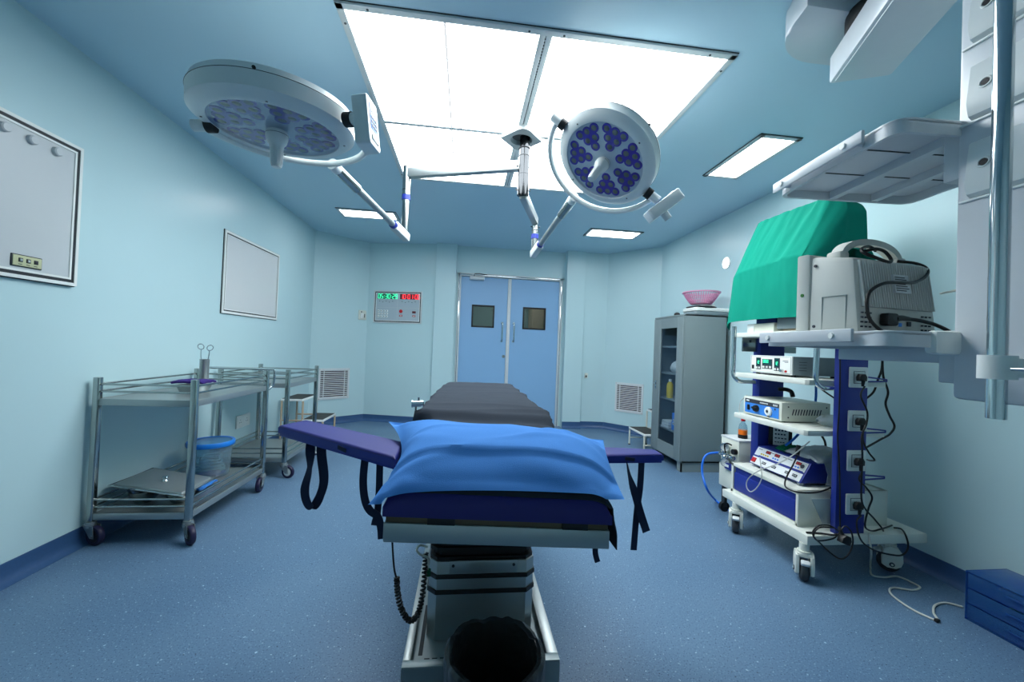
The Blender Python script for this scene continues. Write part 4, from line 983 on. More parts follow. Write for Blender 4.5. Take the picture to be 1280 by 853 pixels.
# pillow
PC = {'nl': V((-.240, 1.085, .868)), 'nr': V((.472, 1.10, .872)), 'fr': V((.585, 1.60, .925)), 'fl': V((-.300, 1.66, .975))}
def pill(top):
    def f(u, v):
        a, b = 2*u-1, 2*v-1
        pin = .085 if a < 0 else .012
        x = u+pin*a*-1*(1-b*b)*(1 if abs(a) > 0 else 0)*abs(a)**1.5*1.0
        y = v-.012*b*(1-a*a)*abs(b)**1.5
        p = PC['nl'].lerp(PC['nr'], x).lerp(PC['fl'].lerp(PC['fr'], x), y)
        base = .895-(p.x-TC)*.05*.9
        prof = (max(0., 1-abs(a)**4.6)**.85)*(max(0., 1-abs(b)**2.6)**.62)
        edge = max(abs(a), abs(b))
        cz = p.z
        zc = base+.010
        w = prof**.5 if prof > 0 else 0
        if top:
            h = .108*prof+.010*noise.noise(V((a*1.6, b*1.6, 3)))*prof
            wr = .007*math.sin((a*1.2+b*2.2)*4+noise.noise(V((a*2, b*2, 1)))*4)*max(0, edge-.35)*min(1, prof*4)
            for (ca, cb, dx, dy, am) in ((-.8, .75, .8, -.5, .014), (-.75, .1, 1, .1, .008), (.15, .9, .1, 1, .006), (.45, .2, .5, 1, .010), (-.6, -.7, 1, .35, .008), (.3, -.2, .8, .4, .006)):
                l = math.hypot(dx, dy); t1 = ((a-ca)*dx+(b-cb)*dy)/l; t2 = (-(a-ca)*dy+(b-cb)*dx)/l
                wr += am*math.exp(-(t1/.45)**2-(t2/.07)**2)*min(1, prof*3)
            z = cz*(1-w)+zc*w+h+wr
            # stitched hem band along the near side
            if b < -.60: z -= .016*min(1, (-.60-b)/.06)*min(1, prof*5)
        else: z = cz*(1-w)+(base+.006)*w-.001
        lo = padtop(p.x, p.y)
        if lo > 0: lo = tilt(V((p.x, p.y, lo))).z+.010; z = max(z, lo+(.010 if top else .004))
        return V((p.x, p.y, z))
    return f
mb = MB(M_pillow); N = 64; ft, fb = pill(True), pill(False)
gt = [[mb.bm.verts.new(ft(i/N, j/N)) for j in range(N+1)] for i in range(N+1)]
gb = [[(gt[i][j] if i in (0, N) or j in (0, N) else mb.bm.verts.new(fb(i/N, j/N))) for j in range(N+1)] for i in range(N+1)]
for i in range(N):
    for j in range(N):
        mb.bm.faces.new((gt[i][j], gt[i+1][j], gt[i+1][j+1], gt[i][j+1])); mb.bm.faces.new((gb[i][j+1], gb[i+1][j+1], gb[i+1][j], gb[i][j]))
mb.fin(list(mb.bm.verts))
tag(mb.build('pillow'), 'bright blue cotton pillow at the near end of the operating table', 'pillow')
# bin with a black liner in front of the base
c = V((.125, 1.205, 0)); t = thing('waste_bin', 'round waste bin with a black plastic liner under the near table end', 'bin', c)
mb = MB(M_bin); mb.M = Matrix.Translation(c); mb.lathe([(0,.0),(.105,0),(.110,.008),(.132,.36),(.128,.36),(.106,.012),(0,.010)], n=40); mb.build('bin', t)
def liner(u, v):
    a = 2*PI*u; n1 = noise.noise(V((math.cos(a)*2.2, math.sin(a)*2.2, v*3))); n2 = noise.noise(V((math.cos(a)*6, math.sin(a)*6, v*5+3)))
    ks = [(.140,.10),(.146,.22),(.152,.335),(.150,.372),(.142,.384),(.130,.380),(.122,.34),(.112,.16),(.09,.03),(.001,.02)]
    f = v*(len(ks)-1); i = min(int(f), len(ks)-2); f -= i
    r = ks[i][0]*(1-f)+ks[i+1][0]*f; z = ks[i][1]*(1-f)+ks[i+1][1]*f
    r *= 1+(.035*n1+.03*n2)*(1 if v < .65 else .5); z += .014*n1+.006*n2
    return c+V((r*math.cos(a), r*math.sin(a), z))
mb = MB(M_bag); mb.surf(liner, 90, 36); bmesh.ops.remove_doubles(mb.bm, verts=mb.bm.verts[:], dist=.0004); mb.build('bin_liner', t)

# ------------------------------------------------------------------ equipment trolley on the right
BX0, BX1, BY0, BY1, BZ = 2.003, 2.80, 2.085, 2.85, .27
E = thing('equipment_trolley', 'white and blue endoscopy equipment trolley with sockets, at the right wall', 'equipment trolley', (2.35, 2.45, 0))
mb = MB(M_cart); mb.bb((BX0, BY0, BZ-.055), (BX1, BY1, BZ), .004); mb.build('base', E)
def cart_caster(x, y, ang):
    mb = MB(M_cart); mb.cyl((x,y,.165),(x,y,.216),.026,n=18); mb.cyl((x,y,.158),(x,y,.172),.036,n=20)
    M = Matrix.Translation((x, y, 0)) @ Matrix.Rotation(ang, 4, 'Z'); mb.M = M
    prof = [(-.045,.05),(-.046,.10),(-.038,.15),(-.01,.166),(.03,.160),(.052,.13),(.055,.08),(.045,.05),(.02,.035),(-.02,.035)]
    for s in (-1, 1): mb.prism(prof, -.010, .010, M=frame((0, s*.036, 0), (1,0,0), (0,0,1)), bev=.004)
    mb.box((.0,0,.15),(.07,.075,.022),.006)
    mb.mat(M_print)
    for s in (-1, 1): mb.cyl((.0, s*.046, .058), (.0, s*.050, .058), .013, n=18)
    mb.mat(M_cart)
    for s in (-1, 1): mb.cyl((.0, s*.049, .058), (.0, s*.052, .058), .007, n=14)
    o = mb.build('caster', E)
    mb = MB(M_greywheel); mb.M = M @ frame((.0, 0, .058), (1,0,0), (0,0,1)); mb.lathe([(0,-.022),(.045,-.022),(.056,-.016),(.058,-.008),(.058,.008),(.056,.016),(.045,.022),(0,.022)], n=32); mb.build('wheel', o)
    mb = MB(M_alu); mb.M = M; mb.box((-.055,0,.118),(.03,.044,.02),.005, rot=Euler((0,-.5,0))); mb.build('brake_pedal', o)
cart_caster(2.020, 2.122, .95); cart_caster(2.022, 2.715, .95); cart_caster(2.66, 2.185, -.55); cart_caster(2.72, 2.75, -.5)
KX0, KX1 = 2.178, 2.392
mb = MB(M_dkblue); mb.bb((KX0+.022, BY0+.02, BZ), (KX1, 2.138, 1.50), .003); near = mb.build('upright', E)
mb = MB(M_dkblue); mb.bb((KX0+.042, 2.765, BZ), (KX1+.028, 2.84, 1.50), .003); mb.build('upright', E)
SH = [(2.035, 2.565, 1.468), (2.035, 2.565, 1.170), (2.035, 2.565, .866)]
for x0, x1, z in SH:
    mb = MB(M_cart); mb.prism([(x0+.015, 2.15),(x1, 2.15),(x1, 2.80),(x0+.015, 2.80),(x0, 2.785),(x0, 2.165)], z-.033, z, bev=.003); mb.build('shelf', E)
for z in (1.14, .83, .55):
    mb = MB(M_dkblue); mb.tube([(KX1, 2.13, z+.06), (2.56, 2.14, z+.045), (2.56, 2.14, z+.035), (KX1, 2.13, z+.03)], .005, 6); mb.build('cable_hook', E)
mb = MB(M_cart); dx0, dx1, dy0, dy1 = 2.045, 2.66, 2.20, 2.81; dz = .487
mb.bb((dx0, dy0, BZ), (dx1, dy0+.02, dz), .003); mb.bb((dx0, dy1-.02, BZ), (dx1, dy1, dz)); mb.bb((dx1-.02, dy0, BZ), (dx1, dy1, dz)); mb.bb((dx0, dy0, dz-.025), (dx1, dy1, dz), .003); mb.bb((dx0, dy0, BZ), (dx1, dy1, BZ+.02)); dr = mb.build('drawer_unit', E)
mb = MB(M_dkblue); mb.bb((dx0+.004, dy0+.028, BZ+.024), (dx0+.022, dy1-.028, dz-.068), .002); mb.bb((dx0+.016, dy0+.028, dz-.07), (dx0+.03, dy1-.028, dz-.03)); mb.build('drawer', dr)
# far blue brace and U tubes
for pts in ([(2.09, 2.145, 1.535), (2.09, 2.145, 1.40), (2.09, 2.15, 1.20), (2.10, 2.15, 1.15), (2.14, 2.15, 1.125), (2.18, 2.15, 1.125), (2.20, 2.15, 1.125)],
            [(2.045, 2.825, 1.52), (2.045, 2.825, 1.25), (2.045, 2.825, 1.16), (2.06, 2.805, 1.115), (2.10, 2.80, 1.10), (2.16, 2.795, 1.10), (2.20, 2.79, 1.10)]):
    mb = MB(M_chrome); mb.tube(pts, .0155, 12, sm=4); mb.build('tube_handle', E)
mb = MB(M_steel); mb.bb((2.10, 2.80, 1.33), (2.55, 2.815, 1.455), .004); mb.mat(M_print); mb.box((2.16,2.799,1.41),(.014,.004,.02)); mb.build('rear_rail', E)
for zc_ in (1.196, .938, .703, .447):
    M = frame((2.322, BY0+.02, zc_), (1,0,0), (0,0,1))
    mb = MB(M_plast); mb.M = M; mb.prism(rrect(.122, .122, .006), 0, .010, bev=.003); o = mb.build('socket_plate', near)
    mb = MB(M_plast); mb.M = M; rings(mb, -.037, .037, -.037, .037, ((.003,.0115,M_print),), .008); mb.mat(M_plast); mb.bb((-.034,-.034,.008),(.034,.034,.0125)); mb.mat(M_print)
    for qx, qy in ((0,.014),(-.011,-.010),(.011,-.010)): mb.box((qx,qy,.0128),(.006,.009,.001))
    mb.build('socket_face', near)
def plug(mb, p):
    p = V(p)+V((-.010,0,0))
    mb.prism([(-.024,-.020),(.024,-.020),(.026,.005),(.015,.022),(-.015,.022),(-.026,.005)], .006, .030, M=frame(p, (1,0,0), (0,0,1)), bev=.004)
    mb.tube([V(p)+V((0,-.028,-.014)), V(p)+V((0,-.026,-.035)), V(p)+V((0,-.024,-.05))], lambda f: .010-.004*f, 10)
def cord(label, path, r=.0048, plugp=None, m=None, grp='power cords of the equipment trolley', name='power_cord', sm=8):
    t = thing(name, label, 'cord', path[0], grp)
    mb = MB(m or M_cord); mb.tube(path, r, 8, sm=sm); mb.build('cord', t)
    if plugp is not None: mb = MB(M_cord); plug(mb, plugp); mb.build('plug', t)
yq = 2.062; YC = 2.028
def c2(px, py, y=None): return Yp(px, py, YC if y is None else y)
cord('black power cord plugged into the topmost socket of the blue upright', [V((2.322,yq,1.145)), c2(1076,495), c2(1084,515), c2(1083,530), c2(1079,540), c2(1079,552), c2(1086,566), c2(1093,575), Yp(1088,576,2.12), Yp(1084,575,2.18)], plugp=(2.322, BY0+.004, 1.196))
YC = 2.040
cord('black power cord plugged into the second socket from the top of the blue upright', [V((2.322,yq,.886)), c2(1077,548), c2(1078,570), c2(1077,600), c2(1077,625), c2(1082,637), c2(1092,648), c2(1102,660), Zp(1104,664,BZ+.012)], plugp=(2.322, BY0+.004, .938))
YC = 2.058
cord('black power cord plugged into the third socket from the top of the blue upright', [V((2.322,yq,.651)), c2(1074,600), c2(1083,610), c2(1090,622), c2(1086,635), c2(1082,650), c2(1082,660), Zp(1090,664,BZ+.01), Zp(1100,662,BZ+.014), Zp(1110,659,BZ+.012), Zp(1115,657,BZ+.012)], plugp=(2.322, BY0+.004, .703))
YC = 2.049
cord('black power cord plugged into the lowest socket of the blue upright, looping below the base', [V((2.322,yq,.395)), c2(1071,652), c2(1073,668), c2(1080,680), c2(1095,689), c2(1115,694), c2(1128,694), c2(1135,685), c2(1133,672), Zp(1127,662,BZ+.012), Zp(1117,660,BZ+.010)], plugp=(2.322, BY0+.004, .447))
cord('black cord running straight down the left edge of the blue upright', [Yp(1050,440,2.095), c2(1050,470,2.09), c2(1049,510,2.09), c2(1047,545,2.09), c2(1049,580,2.09), c2(1050,620,2.09), c2(1050,655,2.08), c2(1051,668,2.06)], r=.0042)
t = thing('hanging_plug', 'tangled black cord with a loose plug at the foot of the blue upright', 'cord', c2(1045,668), None)
mb = MB(M_cord); mb.tube([Zp(1008,666,BZ+.006), Zp(1025,667,BZ+.008), c2(1040,669,2.06), c2(1046,668,2.05)], .006, 8, sm=5)
mb.tube([c2(1048,664,2.055), c2(1036,657,2.055), c2(1022,658,2.06), c2(1016,667,2.06), c2(1022,676,2.055), c2(1040,674,2.05), c2(1048,668,2.05), c2(1056,658,2.05), c2(1064,665,2.05), c2(1066,680,2.05), c2(1060,694,2.05), c2(1051,699,2.05), c2(1040,693,2.05), c2(1026,680,2.05), c2(1017,670,2.055), c2(1024,660,2.05), c2(1042,660,2.05)], .0042, 8, sm=6); mb.build('cord', t)
mb = MB(M_cord); p = c2(1052, 673, 2.035); mb.prism([(-.028,-.022),(.028,-.022),(.03,.005),(.016,.026),(-.016,.026),(-.03,.005)], 0, .036, M=frame(p, (.9,0,-.35), (.35,0,.9)), bev=.005); mb.tube([p+V((0,-.01,.02)), p+V((-.02,-.01,.05)), c2(1049,660,2.055)], .008, 8, sm=4); mb.build('plug', t)
cord('black cord dangling right of the blue upright from the monitor arm', [Yp(1103,442,2.2), Yp(1104,470,2.2), Yp(1110,490,2.2), Yp(1107,505,2.2), Yp(1112,520,2.2), Yp(1118,533,2.2), Yp(1112,543,2.2), Yp(1100,550,2.2), Yp(1086,558,2.2), Yp(1082,560,2.2)], r=.006)
cord('black cord slanting from the monitor arm to behind the blue upright', [Yp(1103,442,2.22), Yp(1102,462,2.22), Yp(1097,476,2.22), Yp(1092,490,2.22), Yp(1082,499,2.22)], r=.006)
tag(MB(M_film).surf(lambda u, v: Yp(1028+u*18-(1-v)*14*(1-u), 624+v*31, 2.160-.003*math.sin(u*9+v*5)), 10, 14, .002).build('plastic_bag'), 'limp clear plastic bag hanging beside the foot of the blue upright', 'bag')
# white lead across the floor
t = tag(MB(M_wcord).tube([Yp(1086,667,2.078), Yp(1089,690,2.075), Zp(1088,708,.012), Zp(1090,719,.006), Zp(1105,722,.006), Zp(1122,721,.006), Zp(1143,730,.006), Zp(1150,735,.006), Zp(1140,738,.006), Zp(1118,735,.006), Zp(1112,738,.006), Zp(1117,746,.006), Zp(1140,762,.006), Zp(1165,774,.006), Zp(1172,775,.006), Zp(1167,766,.006), Zp(1169,757,.006), Zp(1182,754,.006), Zp(1203,759,.006)], .0052, 8, sm=6).build('white_cable'), 'white cable snaking over the floor from the trolley to the blue box', 'cable')
p = Zp(1171.5, 776, .008)
tag(MB(M_black).box(p, (.022,.016,.016), .004).build('cable_clip'), 'tiny black clip on the bend of the white floor cable', 'clip')

def front(x, y, z): return frame((x, y, z), (0,-1,0), (0,0,1))
# insufflator on the upper shelf
def case(t, x0, y0, y1, z0, z1, depth, m, mf, feet=.010):
    mb = MB(m); mb.bb((x0+.006, y0, z0+feet), (x0+depth, y1, z1), .004); mb.build('case', t)
    for x in (x0+.04, x0+depth-.04):
        for y in (y0+.03, y1-.03): mb = MB(M_black if feet < .015 else M_insgrey); mb.cyl((x,y,z0),(x,y,z0+feet+.002),.014,n=14); mb.build('foot', t)
    mb = MB(mf); mb.bb((x0, y0-.002, z0+feet), (x0+.010, y1+.002, z1+.001), .003); return mb.build('front_panel', t)
z0 = 1.171; y0, y1 = 2.345, 2.718; X0 = 2.105
t = thing('gas_insufflator', 'grey box with a white front and three green displays, on the upper trolley shelf', 'medical device', (X0, (y0+y1)/2, z0))
fp = case(t, X0, y0, y1, z0, 1.305, .37, M_insgrey, M_plast, .012)
FM = front(X0, y1, z0+.012); W = y1-y0
mb = MB(M_print); mb.M = FM; rings(mb, .006, W-.006, .006, .118, ((.002,.0012,M_insgrey),), 0); mb.build('border', fp)
for a, c, w, h, k in ((.058,.052,.045,.085,2),(.118,.060,.092,.068,3),(.228,.050,.048,.088,2)):
    mb = MB(M_print); mb.M = FM; mb.bb((a, c-.030, 0), (a+w, c-.030+h, .003), .001); mb.mat(M_screen); mb.bb((a+.006, c-.002, .002), (a+w-.006, c-.034+h, .004)); o = mb.build('display', fp)
    mb = MB(M_green_led); mb.M = FM @ Matrix.Translation((a+.012, c+.012, .0045)) @ Matrix.Diagonal((.8,1,1,1)); digits(mb, '12' if k == 2 else '0860', .020, .3); mb.build('digits', o)
    for q in range(k): mb = MB(M_plast); mb.M = FM; mb.box((a+w*(q+.5)/k, c-.018, .004), (w/k*.55, .014, .005), .0015); mb.build('button', o)
mb = MB(M_black); mb.M = FM; mb.box((.028, .038, .002), (.018, .028, .006), .002); mb.build('power_switch', fp)
mb = MB(M_chrome); mb.M = FM; mb.cyl((.300,.026,0),(.300,.026,.018),.010,n=14); mb.build('gas_port', fp)
mb = MB(M_red); mb.M = FM; mb.cyl((.330,.022,0),(.330,.022,.008),.007,n=12); mb.build('indicator', fp)
mb = MB(M_print); mb.M = FM; mb.bb((.30,.088,0),(.345,.092,.001)); mb.bb((.315,.080,0),(.345,.083,.001)); mb.build('print', fp)
mb = MB(M_print)
for k in range(4): mb.box((X0+.08, y0-.0005, 1.215+k*.018), (.055,.002,.003))
mb.build('vent_slits', t)
# light source on the middle shelf
z0 = .867; y0, y1 = 2.395, 2.750; X0 = 2.085
t = thing('light_source', 'cream box with a bright blue front and white dial, on the middle trolley shelf', 'medical device', (X0, (y0+y1)/2, z0))
fp = case(t, X0, y0, y1, z0, .998, .36, M_cream, M_cream, .006)
FM = front(X0, y1, z0+.006); W = y1-y0
mb = MB(M_ltblue); mb.M = FM; mb.bb((.016,.012,0),(W-.02,.086,.0025)); mb.build('blue_plate', fp)
mb = MB(M_print); mb.M = FM; mb.bb((.016,.084,0),(W-.02,.112,.0028)); mb.mat(M_plast); mb.bb((.03,.094,.0025),(.06,.104,.0034)); 
for k in range(9): mb.bb((.165+k*.0085,.094,.0025),(.171+k*.0085,.102,.0034))
for k in range(3): mb.bb((W-.068+k*.014,.092,.0025),(W-.060+k*.014,.104,.0034))
mb.build('name_band', fp)
mb = MB(M_black); mb.M = FM; mb.box((.055,.050,.005),(.020,.038,.010),.003); mb.build('power_switch', fp)
mb = MB(M_black); mb.M = FM; mb.lathe([(.024,0),(.024,.010),(.020,.022),(0,.023)], Matrix.Translation((.135,.052,0)), n=24); mb.box((.135,.056,.022),(.05,.016,.012),.004); mb.build('rotary_knob', fp)
mb = MB(M_plast); mb.M = FM; mb.lathe([(.030,0),(.030,.012),(.026,.016),(0,.017)], Matrix.Translation((.250,.050,0)), n=28); mb.mat(M_print); mb.cyl((.25,.05,.015),(.25,.05,.019),.010,n=16); mb.box((.25,.018,.006),(.012,.012,.01)); mb.cyl((.305,.072,.002),(.305,.072,.006),.006,n=10); mb.build('light_port', fp)
mb = MB(M_print)
for k in range(11): mb.box((X0+.085+k*.020, y0-.0005, .935), (.007,.002,.040), rot=Euler((0,.25,0)))
for qx, qz in ((.05,.97),(.05,.90),(.33,.97)): mb.cyl((X0+qx, y0-.002, qz), (X0+qx, y0, qz), .005, n=8)
mb.build('vent_slits', t)
def clump(fn, seeds): pass
tag(MB(M_film).surf(lambda u, v: V((2.24+.24*u, 2.285+.055*math.sin(2*PI*v)*math.sin(PI*min(1,u*1.15+.02))**.6, .905+.036*math.cos(2*PI*v)*math.sin(PI*min(1,u*1.15+.02))**.6+.006*noise.noise(V((u*8, v*6, 2))))), 24, 18).build('clear_packet'), 'clear plastic packet lying beside the cream box on the middle trolley shelf', 'packet')
# electrosurgical unit on the drawer top
z0 = .488; y0, y1 = 2.275, 2.735
t = thing('electrosurgical_unit', 'blue electrosurgical generator with a sloping white control panel, on the trolley drawer unit', 'medical device', (2.15, (y0+y1)/2, z0))
a0, a1 = 2.125, 2.50; zb_, zt_ = z0+.018, .632
mb = MB(M_dkblue); mb.hexa([(a0, y0, zb_), (a1, y0, zb_), (a1, y1, zb_), (a0, y1, zb_)], [(a0+.075, y0, zt_), (a1, y0, zt_), (a1, y1, zt_), (a0+.075, y1, zt_)], .006); mb.build('case', t)
for x in (a0+.04, a1-.04):
    for y in (y0+.04, y1-.04): mb = MB(M_greylabel); mb.cyl((x,y,z0),(x,y,zb_+.004),.02,n=16); mb.build('foot', t)
dirv = V((.075, 0, zt_-zb_)); sl = dirv.length
FM = frame((a0, y1, zb_), (0,-1,0), dirv); W = y1-y0; FM = FM @ Matrix.Translation((0,0,.001))
mb = MB(M_espanel); mb.M = FM; mb.bb((.014,.006,0),(W-.012,.062,.003),.001); mb.bb((.014,.074,0),(W-.012,sl-.008,.003),.001); pn = mb.build('control_panel', t)
mb = MB(M_pads); mb.M = FM; mb.bb((.06,.066,.0005),(W-.02,.078,.0045)); mb.build('blue_stripe', pn)
for x in (.125, .205, .385): mb = MB(M_digbackr); mb.M = FM; mb.bb((x-.022,.108,.002),(x+.022,.130,.005),.001); mb.mat(M_red); mb.bb((x-.014,.113,.005),(x-.004,.126,.0056)); mb.bb((x+.004,.113,.005),(x+.014,.126,.0056)); mb.build('red_display', pn)
for xs, m in (((.075,.095,.115,.135),M_yellow), ((.185,.205,.225),M_ltblue), ((.355,.375,.395),M_ltblue)):
    for x in xs: mb = MB(m); mb.M = FM; mb.cyl((x,.092,.002),(x,.092,.006),.0065,n=12); mb.build('key', pn)
mb = MB(M_greylabel); mb.M = FM; mb.bb((W-.06,.084,.002),(W-.018,.134,.0045),.001); mb.mat(M_print); mb.cyl((W-.04,.108,.004),(W-.04,.108,.007),.014,n=18); mb.build('dial_field', pn)
mb = MB(M_red); mb.M = FM; mb.box((.040,.034,.006),(.034,.034,.012),.003); mb.build('power_switch', pn)
for x in (.135, .225, .34, .40):
    mb = MB(M_print); mb.M = FM; mb.bb((x-.018,.026,.002),(x+.018,.044,.005),.001); mb.mat(M_greylabel)
    for k in (-1, 0, 1): mb.cyl((x+k*.010,.035,.004),(x+k*.010,.035,.0065),.0032,n=8)
    mb.build('outlet', pn)
mb = MB(M_print); mb.M = FM
for x0_, x1_ in ((.03,.065),(.15,.18),(.25,.33)): mb.bb((x0_,.122,.002),(x1_,.126,.0036))
mb.build('print', pn)
# cloth and wrap on top of the unit
tag(MB(M_dgreen).surf(lambda u, v: V((2.22+.16*u, 2.515+.085*v, .648+.035*math.sin(PI*u)**.6*math.sin(PI*v)**.6+.012*noise.noise(V((u*4, v*5, 8))))), 22, 22, .006).build('green_cloth'), 'small dark green cloth crumpled on the electrosurgical generator', 'cloth')
t = thing('wrapped_cable_bundle', 'bundle in bubble wrap and clear film over the near end of the generator', 'bundle', (2.36, 2.33, .64))
mb = MB(M_film); mb.surf(lambda u, v: V((2.21+.30*u, 2.225+.285*v, .652+.065*math.sin(PI*min(1,u))**.5*math.sin(PI*v)**.5+.014*noise.noise(V((u*6, v*6, 2)))+.005*noise.noise(V((u*22, v*22, 5))))), 40, 36, .002)
mb.surf(lambda u, v: V((2.27+.25*u+.02*v, 2.262-.018*math.sin(PI*v)-.008*noise.noise(V((u*5, v*5, 1))), .650-.15*v)), 18, 16, .002); mb.build('film', t)
mb = MB(M_insgrey); mb.tube([(2.24,2.42,.66),(2.30,2.36,.675),(2.40,2.30,.675),(2.47,2.27,.66),(2.44,2.33,.67),(2.34,2.40,.68),(2.27,2.36,.672)], .012, 8, sm=6); mb.mat(M_tan); mb.tube([(2.33,2.31,.685),(2.42,2.26,.683),(2.50,2.25,.68)], .009, 8, sm=5); mb.build('hose', t)
mb = MB(M_black); mb.cyl((2.19,2.365,.725),(2.172,2.355,.665),.013,n=14); mb.build('connector', t)
t = tag(MB(M_cord).tube([V((2.170,2.354,.655)), Xp(991,582,2.118), Xp(984,595,2.085), Zp(981,606,.512), Zp(986,612,.500), Zp(1000,616,.498), Zp(1020,616,.498), Zp(1034,612,.502), Yp(1039,610,2.192), Yp(1040,618,2.190), Yp(1036,640,2.190), Yp(1040,655,2.190)], .0048, 8, sm=6).build('black_lead'), 'black lead looping down from the wrapped bundle across the drawer top', 'lead')
t = tag(MB(M_tube).tube([Xp(1012,552,2.16), Xp(990,570,2.10), Xp(970,581,2.06), Xp(950,588,2.03), Xp(936,598,2.024), Xp(933,608,2.024), Xp(938,615,2.024), Xp(946,610,2.024), Xp(952,598,2.028), Xp(951,584,2.036), Xp(950,572,2.07)], .0038, 8, sm=6).build('grey_tubing'), 'thin pale tubing curling down over the blue drawer front', 'tubing')
# eye chart card leaning behind
t = thing('printed_card', 'white printed card leaning behind the green cloth on the trolley', 'card', (2.37, 2.66, .63))
M = frame((2.335, 2.685, .700), (.85,-.53,0), (0,0,1))
mb = MB(M_black); mb.M = M @ Matrix.Translation((0,0,-.012)); mb.bb((-.072,-.055,-.008),(.074,.128,.008),.004); mb.build('backing', t)
mb = MB(M_plast); mb.M = M; mb.bb((-.045,-.055,-.003),(.05,.112,.001)); mb.mat(M_print)
for k, (w_, h_) in enumerate(((.05,.022),(.06,.012),(.055,.010),(.06,.008),(.05,.006))):
    for j in range(4): mb.bb((-.035+j*w_/3, .078-k*.028, .0008), (-.035+j*w_/3+w_/4.6, .078-k*.028+h_, .0018))
mb.build('card', t)
# drape over the item on the top shelf
cols = [
 [(2.14,3.02,1.50),(2.15,2.96,1.80),(2.26,2.90,2.08),(2.42,2.90,1.95),(2.50,2.92,1.62)],
 [(2.085,2.975,1.530),(2.075,2.90,1.90),(2.215,2.825,2.305),(2.42,2.81,2.20),(2.50,2.83,1.62)],
 [(2.055,2.90,1.555),(2.052,2.83,1.928),(2.212,2.785,2.335),(2.42,2.78,2.22),(2.51,2.78,1.62)],
 [(2.048,2.70,1.560),(2.050,2.66,1.936),(2.24,2.64,2.348),(2.43,2.64,2.24),(2.51,2.64,1.62)],
 [(2.050,2.48,1.560),(2.050,2.48,1.940),(2.275,2.50,2.356),(2.44,2.50,2.26),(2.52,2.50,1.64)],
 [(2.050,2.30,1.556),(2.050,2.30,1.945),(2.318,2.37,2.375),(2.47,2.37,2.32),(2.54,2.35,1.66)],
 [(2.056,2.240,1.552),(2.060,2.245,1.940),(2.345,2.300,2.385),(2.49,2.30,2.33),(2.55,2.28,1.70)],
 [(2.075,2.205,1.552),(2.090,2.205,1.90),(2.355,2.235,2.26),(2.50,2.24,2.22),(2.555,2.25,1.75)],
 [(2.16,2.20,1.57),(2.18,2.195,1.80),(2.37,2.205,2.00),(2.50,2.21,1.98),(2.56,2.23,1.78)]]
cu = [0, .09, .16, .34, .55, .72, .80, .90, 1.0]; cv = [0, .30, .66, .80, 1.0]
def drape(u, v):
    def row(k):
        c = cols[k]; j = 0
        while j < 3 and v > cv[j+1]: j += 1
        f = (v-cv[j])/(cv[j+1]-cv[j]); return V(c[j]).lerp(V(c[j+1]), f)
    k = 0
    while k < len(cu)-2 and u > cu[k+1]: k += 1
    f = (u-cu[k])/(cu[k+1]-cu[k]); n_ = len(cols)
    p0, p1, p2, p3 = row(max(k-1, 0)), row(k), row(k+1), row(min(k+2, n_-1))
    p = p1.lerp(p2, f)*.45+.55*.5*((2*p1)+(p2-p0)*f+(2*p0-5*p1+4*p2-p3)*f*f+(3*p1-p0-3*p2+p3)*f**3)
    w = .010*noise.noise(V((u*5, v*3, 1)))+.007*noise.noise(V((u*14, v*4, 7)))+.004*noise.noise(V((u*30, v*9, 3)))
    fan = max(0, (u-.58))*max(0, v-.15)
    w += .075*fan*math.sin((u*30+v*6))+.02*max(0, u-.78)*math.sin(u*60+v*9)
    w += .014*max(0, .3-v)*math.sin(u*34)
    w += .010*math.exp(-((u-.66-.22*(v-.4))/.03)**2)*(1 if v > .3 else 0)-.008*math.exp(-((u-.60-.2*(v-.4))/.03)**2)*(1 if v > .3 else 0)
    return p+V((-.8*w, -.2*w if .05 < u < .82 else .9*w, .5*w if v > .32 else 0))
mb = MB(M_green); mb.surf(drape, 90, 110, .004); mb.bm.normal_update()
tag(mb.build('surgical_drape'), 'green surgical drape covering the tall item on the top trolley shelf', 'drape')
# low devices under the drape
t = thing('top_shelf_device', 'flat white case with a blue upper front under the green drape', 'medical device', (2.2, 2.6, 1.469))
mb = MB(M_cream); mb.bb((2.10, 2.50, 1.470), (2.42, 2.757, 1.535), .004); mb.build('case', t)
mb = MB(M_white); mb.bb((2.096, 2.685, 1.472), (2.102, 2.755, 1.533), .002); mb.build('front', t)
mb = MB(M_dkblue); mb.bb((2.14, 2.53, 1.535), (2.40, 2.72, 1.60), .006); mb.build('blue_top', t)
t = thing('grey_console', 'grey console box under the near end of the green drape', 'medical device', (2.25, 2.35, 1.469))
mb = MB(M_insgrey); mb.bb((2.11, 2.27, 1.489), (2.44, 2.485, 1.60), .005); mb.build('case', t)
mb = MB(M_print); mb.bb((2.106, 2.44, 1.56), (2.112, 2.47, 1.58), .001); mb.build('port', t)
for x in (2.14, 2.41): 
    mb = MB(M_tan); mb.bb((x, 2.29, 1.469), (x+.03, 2.47, 1.490), .002); mb.build('foot_rail', t)
t = thing('covered_monitor', 'upright monitor hidden under the green drape, on the top trolley shelf', 'monitor', (2.32, 2.55, 1.60))
mb = MB(M_insgrey); mb.hexa([(2.13,2.36,1.602),(2.42,2.36,1.602),(2.42,2.71,1.602),(2.13,2.71,1.602)], [(2.13,2.36,1.88),(2.42,2.36,1.88),(2.42,2.71,1.88),(2.13,2.71,1.88)], .008)
mb.hexa([(2.16,2.38,1.875),(2.42,2.38,1.875),(2.42,2.70,1.875),(2.16,2.70,1.875)], [(2.34,2.40,2.26),(2.42,2.40,2.20),(2.42,2.69,2.18),(2.29,2.69,2.24)], .008); mb.build('housing', t)
